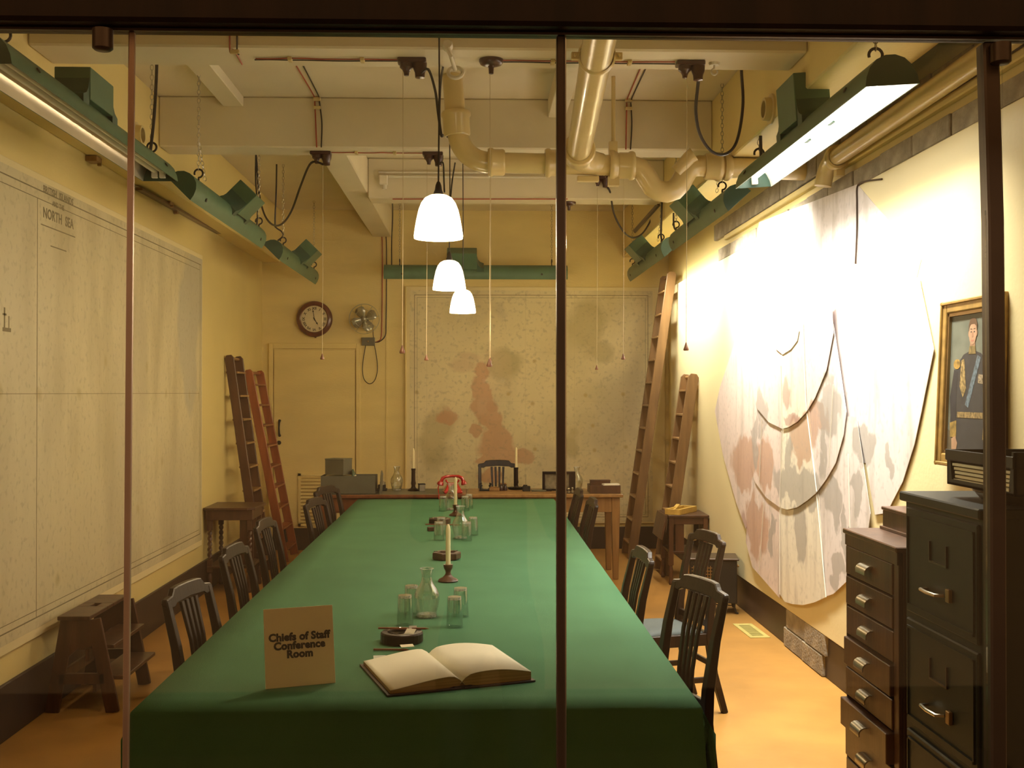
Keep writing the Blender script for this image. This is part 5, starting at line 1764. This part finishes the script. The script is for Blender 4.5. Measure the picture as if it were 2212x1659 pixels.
# B: green steel filing cabinet with framed drawer fronts
gx, gy0, gy1, gz = 1.62, 3.56, 4.225, 1.376
cb = thing('filing_cabinet', 'dark green steel filing cabinet at the right edge of the picture', 'cabinet', (1.88, (gy0 + gy1) / 2, 0))
ob('carcass', MB().lim(gx + .012, gx + .52, gy0, gy1, 0, gz - .02), M_filing, cb, w=True, bev=.004)
ob('cabinet_top', MB().lim(gx - .012, gx + .525, gy0 - .006, gy1 + .006, gz - .035, gz), M_filing, cb, w=True, bev=.005)
dh = .415
for k in range(3):
    zt_ = gz - .055 - k * dh
    d0 = ob('drawer', MB().lim(gx, gx + .02, gy0 + .03, gy1 - .03, zt_ - dh + .025, zt_), M_filing, cb, w=True, bev=.005)
    fl = MB()
    a0, a1, c0, c1 = gy0 + .05, gy1 - .05, zt_ - dh + .05, zt_ - .025
    fl.lim(gx - .006, gx, a0, a1, c1 - .008, c1).lim(gx - .006, gx, a0, a1, c0, c0 + .008).lim(gx - .006, gx, a0, a0 + .008, c0, c1).lim(gx - .006, gx, a1 - .008, a1, c0, c1)
    ob('raised_edge', fl, M_filing, d0, w=True)
    ym = (gy0 + gy1) / 2
    lf = MB()
    lz = zt_ - .10
    lf.lim(gx - .007, gx, ym - .075, ym - .068, lz - .075, lz).lim(gx - .007, gx, ym + .068, ym + .075, lz - .075, lz).lim(gx - .007, gx, ym - .068, ym + .068, lz - .075, lz - .068)
    ob('label_holder', lf, M_bronze if k < 2 else M_brass, d0, w=True)
    hz_ = zt_ - .275
    ob('handle', MB().tube([(gx, ym + .10, hz_), (gx - .028, ym + .095, hz_), (gx - .034, ym + .03, hz_), (gx - .028, ym - .035, hz_), (gx, ym - .04, hz_)], .0065, 8), M_steelw, d0, w=True, smooth=True)
    ob('latch', MB().box((gx - .008, ym - .10, hz_ + .01), (.014, .03, .045)), M_brass, d0, w=True, bev=.002)
ob('plinth', MB().lim(gx + .02, gx + .51, gy0 + .01, gy1 - .01, 0, .05), M_hook, cb, w=True)
# document tray stack on the cabinet
tx0, tx1, ty0, ty1 = 1.70, 2.02, 3.50, 4.01
dt = thing('document_tray', 'black letter tray stacked with papers on the filing cabinet', 'tray', ((tx0 + tx1) / 2, (ty0 + ty1) / 2, gz + .045))
z0 = gz + .045
ob('tray_floor', MB().lim(tx0, tx1, ty0, ty1, z0, z0 + .008), M_hook, dt, w=True)
ob('tray_wall', MB().lim(tx0, tx1, ty1 - .008, ty1, z0, z0 + .125).lim(tx1 - .008, tx1, ty0, ty1, z0, z0 + .125).lim(tx0, tx1, ty0, ty0 + .008, z0, z0 + .14), M_hook, dt, w=True)
ob('front_lip', MB().prism([(ty0, 0), (ty1, 0), (ty1, .125), (ty1 - .02, .125), (ty1 - .04, .02), (ty0 + .04, .02), (ty0 + .02, .14), (ty0, .14)], .008, lambda a, b, c: (tx0 + c, a, z0 + b)), M_hook, dt, w=True)
ob('top_cover', MB().lim(tx0 - .004, tx1, ty0, ty1 + .004, z0 + .086, z0 + .094), M_hook, dt, w=True, bev=.002)
ob('top_band', MB().lim(tx0 - .006, tx0, ty0, ty1 + .004, z0 + .088, z0 + .126), M_hook, dt, w=True, bev=.002)
rp = random.Random(9)
for k in range(5):
    zz = z0 + .012 + k * .014
    o = ob('paper_stack', MB().box(((tx0 + tx1) / 2 - .01 + rp.uniform(-.012, .006), (ty0 + ty1) / 2 + rp.uniform(-.012, .012), zz + .005), (.29, .44, .009), rot('Z', rp.uniform(-1.5, 1.5))), M_sign if k % 2 else M_paper)
    tag(o, 'flat paper bundle in the black letter tray, %s' % ('lowest', 'second from below', 'middle', 'second from above', 'topmost')[k], 'paper', 'paper bundles in the black tray')
bs = thing('tray_stand', 'brown metal bowl-shaped stand under the black letter tray', 'stand', (1.86, 3.76, gz))
ob('stand_body', MB().lathe([(0, 0), (.10, 0), (.14, .012), (.155, .03), (.16, .0445), (0, .0445)], n=28), M_steelw, bs, smooth=True)
ob('stand_rim', MB().lathe([(.155, .034), (.165, .038), (.165, .0448), (.155, .0448)], n=28), M_bronze, bs, smooth=True)

# ================================================================== PORTRAIT
pc = [aX(2042, 662, 2.09), aX(2050, 1012, 2.09)]
py1, pz1, pz0 = 5.00, 2.14, 1.42
pw, ph = .58, .73
po = thing('portrait', 'gilt framed portrait of a uniformed officer leaning on the right wall', 'painting', (2.10, py1 - pw / 2, 1.425))
po.rotation_euler = (0, R(2.5), 0)
# local: y along the wall (left in the picture is +y), z up, -x faces the room
FW = .055
ob('frame', MB().lim(-.035, 0, pw / 2 - FW, pw / 2, 0, ph).lim(-.035, 0, -pw / 2, -pw / 2 + FW, 0, ph).lim(-.035, 0, -pw / 2 + FW, pw / 2 - FW, 0, FW).lim(-.035, 0, -pw / 2 + FW, pw / 2 - FW, ph - FW, ph), M_gold, po, bev=.006, seg=2)
ins = FW - .014
ob('inner_slip', MB().lim(-.026, -.01, pw / 2 - FW - .014, pw / 2 - FW, ins, ph - ins).lim(-.026, -.01, -pw / 2 + FW, -pw / 2 + FW + .014, ins, ph - ins).lim(-.026, -.01, -pw / 2 + FW, pw / 2 - FW, FW, FW + .014).lim(-.026, -.01, -pw / 2 + FW, pw / 2 - FW, ph - FW - .014, ph - FW), M_brass, po)
rope = MB().lim(-.043, -.033, pw / 2 - .018, pw / 2 - .004, 0, ph).lim(-.043, -.033, -pw / 2 + .004, -pw / 2 + .018, 0, ph).lim(-.043, -.033, -pw / 2, pw / 2, ph - .018, ph - .004).lim(-.043, -.033, -pw / 2, pw / 2, .004, .018)
ob('outer_moulding', rope, M_gold, po, bev=.003)
ob('backing', MB().lim(0, .022, -pw / 2 + .01, pw / 2 - .01, .01, ph - .01), M_wbrown, po)
ob('canvas', MB().lim(-.014, -.010, -pw / 2 + FW, pw / 2 - FW, FW, ph - FW), pm('portrait_background', (.075, .085, .065), .5, var=.35, scale=7, col2=(.17, .18, .14)), po)


def paint(name, pts, col, lay, var=.2, scale=20):
    """a flat painted shape: (across from figure centre, up) in canvas fractions"""
    cw, chh = pw - 2 * FW, ph - 2 * FW
    f = lambda a, b, c: (-.0142 - lay * .00035 - c, -(a) * cw + .0, FW + b * chh)
    ob(name, MB().prism(pts, .0003, f), pm('paint_' + name, col, .5, var=var, scale=scale), po)


def ell(cx, cy, rx, ry, n=18):
    return [(cx + rx * math.cos(2 * math.pi * i / n), cy + ry * math.sin(2 * math.pi * i / n)) for i in range(n)]


NAVY = (.035, .035, .04)
NAVY = (.03, .03, .034)
paint('coat', [(-.36, .08), (-.42, .24), (-.38, .5), (-.33, .62), (-.18, .70), (.0, .73), (.18, .70), (.33, .62), (.38, .5), (.42, .24), (.36, .08), (.25, .0), (-.25, .0)], NAVY, 1)
paint('ground', [(-.499, 0), (.499, 0), (.499, .10), (.2, .07), (-.2, .12), (-.499, .18)], (.10, .08, .05), 0.4)
paint('sleeve', [(-.40, .20), (-.44, .40), (-.37, .60), (-.29, .58), (-.30, .42), (-.29, .22)], (.020, .020, .026), 2)
paint('sleeve', [(.40, .20), (.44, .40), (.37, .60), (.29, .58), (.30, .42), (.29, .22)], (.020, .020, .026), 2)
paint('gold_cuff', [(-.40, .12), (-.42, .22), (-.28, .24), (-.27, .12)], (.22, .14, .035), 3, .6, 40)
paint('gold_cuff', [(.40, .12), (.42, .22), (.28, .24), (.27, .12)], (.22, .14, .035), 3, .6, 40)
paint('hand', [(-.36, .03), (-.37, .11), (-.29, .13), (-.24, .08), (-.27, .01), (-.31, .0)], (.34, .20, .12), 4)
paint('epaulette', ell(-.31, .635, .075, .035), (.30, .18, .04), 4, .6, 40)
paint('epaulette', ell(.31, .635, .075, .035), (.30, .18, .04), 4, .6, 40)
paint('aiguillette', [(-.22, .66), (-.16, .67), (-.10, .46), (-.16, .40), (-.24, .48)], (.26, .18, .07), 3, .8, 60)
paint('sash', [(.11, .69), (.18, .67), (-.04, .33), (-.11, .35)], (.10, .14, .17), 3, .6, 60)
paint('belt', [(-.27, .30), (.27, .30), (.27, .26), (-.27, .26)], (.22, .15, .06), 4, .7, 60)
paint('medals', [(.14, .56), (.28, .55), (.28, .49), (.14, .50)], (.28, .22, .14), 4, .8, 90)
paint('collar', [(-.075, .70), (.075, .70), (.06, .755), (-.06, .755)], (.20, .14, .05), 4, .6, 40)
paint('neck', [(-.055, .74), (.055, .74), (.052, .79), (-.052, .79)], (.30, .17, .10), 3)
paint('face', ell(0, .845, .078, .082), (.37, .22, .135), 5, .25, 14)
paint('ear', ell(-.080, .842, .013, .022), (.30, .17, .10), 4.6)
paint('ear', ell(.080, .842, .013, .022), (.30, .17, .10), 4.6)
paint('hair', [(-.082, .855), (-.088, .90), (-.06, .938), (0, .948), (.06, .938), (.088, .90), (.082, .855), (.072, .888), (.03, .905), (-.04, .905), (-.070, .888)], (.10, .05, .025), 6)
for s in (-1, 1):
    paint('eye', ell(s * .032, .852, .012, .006, 10), (.05, .04, .04), 6)
    paint('brow', [(s * .014, .868), (s * .052, .870), (s * .050, .876), (s * .014, .873)], (.10, .05, .025), 6)
paint('nose', [(-.008, .852), (.008, .852), (.014, .815), (-.014, .815)], (.30, .16, .10), 6)
paint('mouth', [(-.026, .795), (.026, .795), (.02, .787), (-.02, .787)], (.36, .12, .09), 6)

# ================================================================== CLOCK AND FAN ON THE BACK WALL
cc = aY(679, 689, YB - .05)
ck_ = thing('wall_clock', 'round mahogany wall clock with roman numerals above the door', 'clock', (cc.x, YB, cc.z))
Mf = rot('X', 90)
ob('case', MB().lathe([(.185, 0), (.19, .02), (.19, .045), (0, .045)], n=40, M=Mf), M_clockw, ck_, smooth=True)
ob('rim', MB().lathe([(.148, .03), (.150, .066), (.160, .075), (.182, .070), (.199, .052), (.200, .035), (.186, .02)], n=48, M=Mf), M_clockw, ck_, smooth=True)
ob('dial', MB().lathe([(0, .050), (.152, .048)], n=40, M=Mf), M_dial, ck_, smooth=True)
ob('bezel', MB().lathe([(.146, .052), (.148, .060), (.152, .062), (.154, .055)], n=48, M=Mf), M_brass, ck_, smooth=True)
for k, nu in enumerate(('XII', 'I', 'II', 'III', 'IIII', 'V', 'VI', 'VII', 'VIII', 'IX', 'X', 'XI')):
    an = R(90 - 30 * k)
    rd = Vector((math.cos(an), 0, math.sin(an)))
    yd_ = rd
    xd_ = Vector((math.sin(an), 0, -math.cos(an)))
    o = text_mesh('numeral', nu, .040, M_ink, ck_, frame4(rd * .105 + Vector((0, -.0515, 0)), xd_, yd_), .0008, ext=.0003)
    o.location = (0, 0, 0)
for nm, ang, ln, w0 in (('minute_hand', 351, .122, .007), ('hour_hand', 148.5, .080, .010)):
    an = R(90 - ang)
    d_ = Vector((math.cos(an), 0, math.sin(an)))
    e_ = Vector((-d_.z, 0, d_.x))
    yo = Vector((0, -.054 if nm[0] == 'm' else -.0525, 0))
    out = [(-.018, -.5), (ln * .62, -.4), (ln * .70, -1.2), (ln * .78, -.35), (ln, -.1), (ln, .1), (ln * .78, .35), (ln * .70, 1.2), (ln * .62, .4), (-.018, .5)]
    ob(nm, MB().prism(out, .001, lambda a, b, c: tuple(d_ * a + e_ * (b * w0) + yo + Vector((0, -c, 0)))), M_ink, ck_)
ob('centre_boss', MB().lathe([(0, .060), (.006, .059), (.008, .05)], n=12, M=Mf), M_ink, ck_)
ob('latch', MB().box((.01, -.03, -.203), (.02, .02, .014)), M_clockw, ck_)

fc = aY(787, 689, YB - .12)
fa = thing('wall_fan', 'small grey metal fan with a wire cage on the back wall', 'fan', (fc.x, YB - .12, fc.z))
cg = MB()
for r_, y_ in ((.165, 0), (.166, -.03), (.10, -.055)):
    cg.tube([(r_ * math.cos(2 * math.pi * k / 28), y_, r_ * math.sin(2 * math.pi * k / 28)) for k in range(28)], .0022, 5, closed=True)
for k in range(8):
    a = 2 * math.pi * k / 8 + .2
    cg.tube([(.03 * math.cos(a), -.065, .03 * math.sin(a)), (.10 * math.cos(a), -.055, .10 * math.sin(a)), (.165 * math.cos(a), -.03, .165 * math.sin(a)), (.165 * math.cos(a), .0, .165 * math.sin(a)), (.05 * math.cos(a), .045, .05 * math.sin(a))], .0016, 4)
ob('cage', cg, M_fan, fa, smooth=True)
for k in range(4):
    a = R(118 + 90 * k)
    d_ = Vector((math.cos(a), 0, math.sin(a)))
    e_ = Vector((-d_.z, 0, d_.x))
    vs, fs = [], []
    prof = [(.022, .020), (.05, .040), (.085, .056), (.118, .055), (.138, .035), (.142, .008)]
    for r_, w_ in prof:
        for s in (-1, 0, 1):
            vs.append(tuple(d_ * r_ + e_ * (s * w_) + Vector((0, s * w_ * .5 - .01, 0))))
    fs = [(3 * i + j, 3 * i + j + 1, 3 * i + j + 4, 3 * i + j + 3) for i in range(len(prof) - 1) for j in range(2)]
    o = ob('blade', MB().add(vs, fs), M_fan, fa, smooth=True)
    md = o.modifiers.new('Solidify', 'SOLIDIFY')
    md.thickness = .002
ob('hub', MB().lathe([(0, .045), (.016, .042), (.026, .03), (.028, -.005)], n=16, M=rot('X', 90)), M_fan, fa, smooth=True)
ob('motor', MB().lathe([(0, -.085), (.03, -.082), (.045, -.065), (.047, -.01), (.03, .0), (0, .0)], n=18, M=rot('X', 90)), M_grey, fa, smooth=True)
ob('wall_bracket', MB().lim(-.03, .03, .105, .12, -.10, .02).bars([(0, .10, -.06), (0, .05, -.09), (0, .04, -.04)], .02, .014, up=(1, 0, 0)), M_grey, fa, bev=.003)
sb_ = aY(796, 738, YB)
fs_ = thing('fan_switch', 'small grey switch box under the wall fan', 'switch', (sb_.x, YB, sb_.z))
ob('box_body', MB().box((0, -.02, 0), (.145, .04, .09)), M_grey, fs_, bev=.004)
ob('toggle', MB().lathe([(0, .02), (.008, .018), (.010, 0)], (0, -.04, 0), 10, rot('X', 90)), M_brass, fs_)
cable('fan_lead', yy([(790, 746), (785, 775), (783, 800), (787, 820), (798, 829), (809, 822), (815, 802), (814, 775), (809, 746)], YB - .012), .0045, M_black, 'thin looped lead hanging below the fan switch', cat='lead')
cable('fan_lead', yy([(806, 712), (806, 722), (807, 729)], YB - .03), .004, M_black, 'short lead from wall fan to its switch box', cat='lead')

# wire and bracket bits on the board top, right wall
cable('black_cable', [aX(1905, 387, 2.12), aX(1868, 392, 2.118), aX(1852, 402, 2.118), aX(1851, 440, 2.118), aX(1851, 500, 2.116), aX(1848, 570, 2.116)], .005, M_bronze, 'dark wire running down the top of the right chart')
for (u, v, X, lb) in ((1543, 147, None, 'white hook in the near beam right of the switch'),):
    p = Vector((aY(u, 150, 5.72).x, 5.72, ZBM))
    t = thing('ceiling_hook', lb, 'hook', tuple(p))
    ob('plate', MB().lathe([(0, -.012), (.025, -.012), (.03, 0)], n=14), M_pipew, t)
    ob('hook', MB().tube([(0, 0, -.01), (0, 0, -.03)] + arc((0, 0, -.045), .016, 90, 390, 12, rot('X', 90)), .005, 6), M_pipew, t, smooth=True)
for (u, v, lb) in ((190, 345, 'small wooden bracket under the nearest left lamp'), (352, 437, 'small wooden bracket above the left chart, middle'), (460, 480, 'small wooden bracket above the left chart, farthest')):
    p = aX(u, v, XL)
    t = thing('wall_bracket', lb, 'bracket', tuple(p))
    ob('batten', MB().box((.035, 0, 0), (.07, .10, .035)), M_woak, t, bev=.003)
    ob('screw', MB().box((.06, .03, -.022), (.02, .02, .02)), M_brass, t)
t = thing('lamp_shelf', 'long thin dark batten along the left wall under the lamps', 'batten', (XL, 8.2, 2.96))
ob('batten', MB().bars([aX(300, 408, XL + .03), aX(556, 549, XL + .03)], .05, .02), M_wbrown, t, w=True, bev=.002)
ob('bracket', MB().box(aX(380, 455, XL + .02), (.03, .04, .05)), M_woak, t, w=True)

# ================================================================== THE PHOTOGRAPHER, seen only as a faint reflection in the glass
pe = thing('person', 'person in dark jacket and trousers raising a small camera, reflected in the glass', 'person', (.05, -.42, 0))
PJ = {}
pv, pe_, prr = [], [], []


def jn(key, p, r, par=None):
    PJ[key] = len(pv)
    pv.append(p)
    prr.append(r)
    if par:
        pe_.append((PJ[par], PJ[key]))


jn('pelvis', (0, 0, .98), .135)
jn('waist', (0, .0, 1.12), .130, 'pelvis')
jn('chest', (0, .0, 1.36), .150, 'waist')
jn('neckb', (0, .0, 1.56), .085, 'chest')
jn('neck', (0, .01, 1.63), .058, 'neckb')
jn('head', (.01, .03, 1.76), .085, 'neck')
jn('crown', (.01, .02, 1.84), .070, 'head')
for s, n in ((-1, 'l'), (1, 'r')):
    jn('hip' + n, (s * .10, 0, .92), .098, 'pelvis')
    jn('thigh' + n, (s * .115, .01, .72), .082, 'hip' + n)
    jn('knee' + n, (s * .120, .02, .50), .062, 'thigh' + n)
    jn('calf' + n, (s * .122, -.01, .36), .062, 'knee' + n)
    jn('ankle' + n, (s * .125, -.02, .09), .042, 'calf' + n)
    jn('heel' + n, (s * .128, .03, .045), .042, 'ankle' + n)
    jn('toe' + n, (s * .145, .16, .035), .034, 'heel' + n)
    jn('sh' + n, (s * .185, .0, 1.50), .068, 'neckb')
    jn('up' + n, (s * .225, .05, 1.36), .052, 'sh' + n)
    jn('el' + n, (s * .235, .12, 1.26), .044, 'up' + n)
    jn('fo' + n, (s * .15, .22, 1.46), .038, 'el' + n)
    jn('wr' + n, (s * .085, .28, 1.62), .026, 'fo' + n)
    jn('pa' + n, (s * .062, .305, 1.68), .026, 'wr' + n)
    for k in range(4):
        jn('f%d' % k + n, (s * (.055 - .004 * k), .325, 1.725 - .018 * k), .0095, 'pa' + n)
        jn('g%d' % k + n, (s * (.030 - .003 * k), .345, 1.735 - .018 * k), .0085, 'f%d' % k + n)
    jn('th' + n, (s * .045, .285, 1.685), .011, 'pa' + n)
    jn('ti' + n, (s * .025, .290, 1.70), .009, 'th' + n)
me = bpy.data.meshes.new('body')
me.from_pydata(pv, pe_, [])
bo = bpy.data.objects.new('body', me)
C.objects.link(bo)
bo.parent = pe
sk_ = bo.modifiers.new('Skin', 'SKIN')
lay_ = me.skin_vertices[0].data
for i, r_ in enumerate(prr):
    lay_[i].radius = (r_, r_ * (.72 if i in (PJ['chest'], PJ['waist'], PJ['pelvis']) else 1))
    lay_[i].use_root = i == 0
sd_ = bo.modifiers.new('Subdivision', 'SUBSURF')
sd_.levels = sd_.render_levels = 2
me.materials.append(pm('dark_clothing', (.022, .020, .022), .85, var=.2))
ob('face', MB().lathe([(0, -.125), (.045, -.115), (.068, -.06), (.077, 0), (.079, .05), (.070, .10), (.04, .13), (0, .135)], (.01, .05, 1.775), 18), pm('skin_tone', (.40, .24, .16), .5), pe, smooth=True)
ob('hair', MB().lathe([(.083, -.03), (.090, .03), (.082, .09), (.05, .135), (0, .150)], (.01, .032, 1.785), 18), pm('dark_hair', (.03, .02, .015), .6), pe, smooth=True)
for s in (-1, 1):
    ob('ear', MB().lathe([(0, -.03), (.014, -.015), (.016, .012), (0, .03)], (.01 + s * .080, .045, 1.775), 8), pm('ear_skin', (.38, .22, .15), .5), pe, smooth=True)
    ob('eye', MB().lathe([(0, -.008), (.008, -.004), (.008, .004), (0, .008)], (.01 + s * .03, .122, 1.79), 8), M_white, pe, smooth=True)
ob('nose', MB().lathe([(.016, -.02), (.012, .0), (.006, .03)], (.01, .130, 1.765), 8), pm('nose_skin', (.42, .25, .17), .5), pe, smooth=True)
ob('mouth', MB().box((.01, .122, 1.715), (.045, .012, .010)), pm('lip_skin', (.34, .13, .10), .5), pe, bev=.003)
cmr = thing('compact_camera', 'small silver compact camera held up by the person reflected in the glass', 'camera', (.05, -.085, 1.705))
ob('camera_body', MB().box((0, 0, 0), (.09, .026, .056)), M_steelw, cmr, bev=.006, seg=2)
ob('camera_lens', MB().lathe([(.018, .0), (.018, .018), (.014, .022), (0, .022)], (0, .013, 0), 16, rot('X', -90)), M_bronze, cmr, smooth=True)
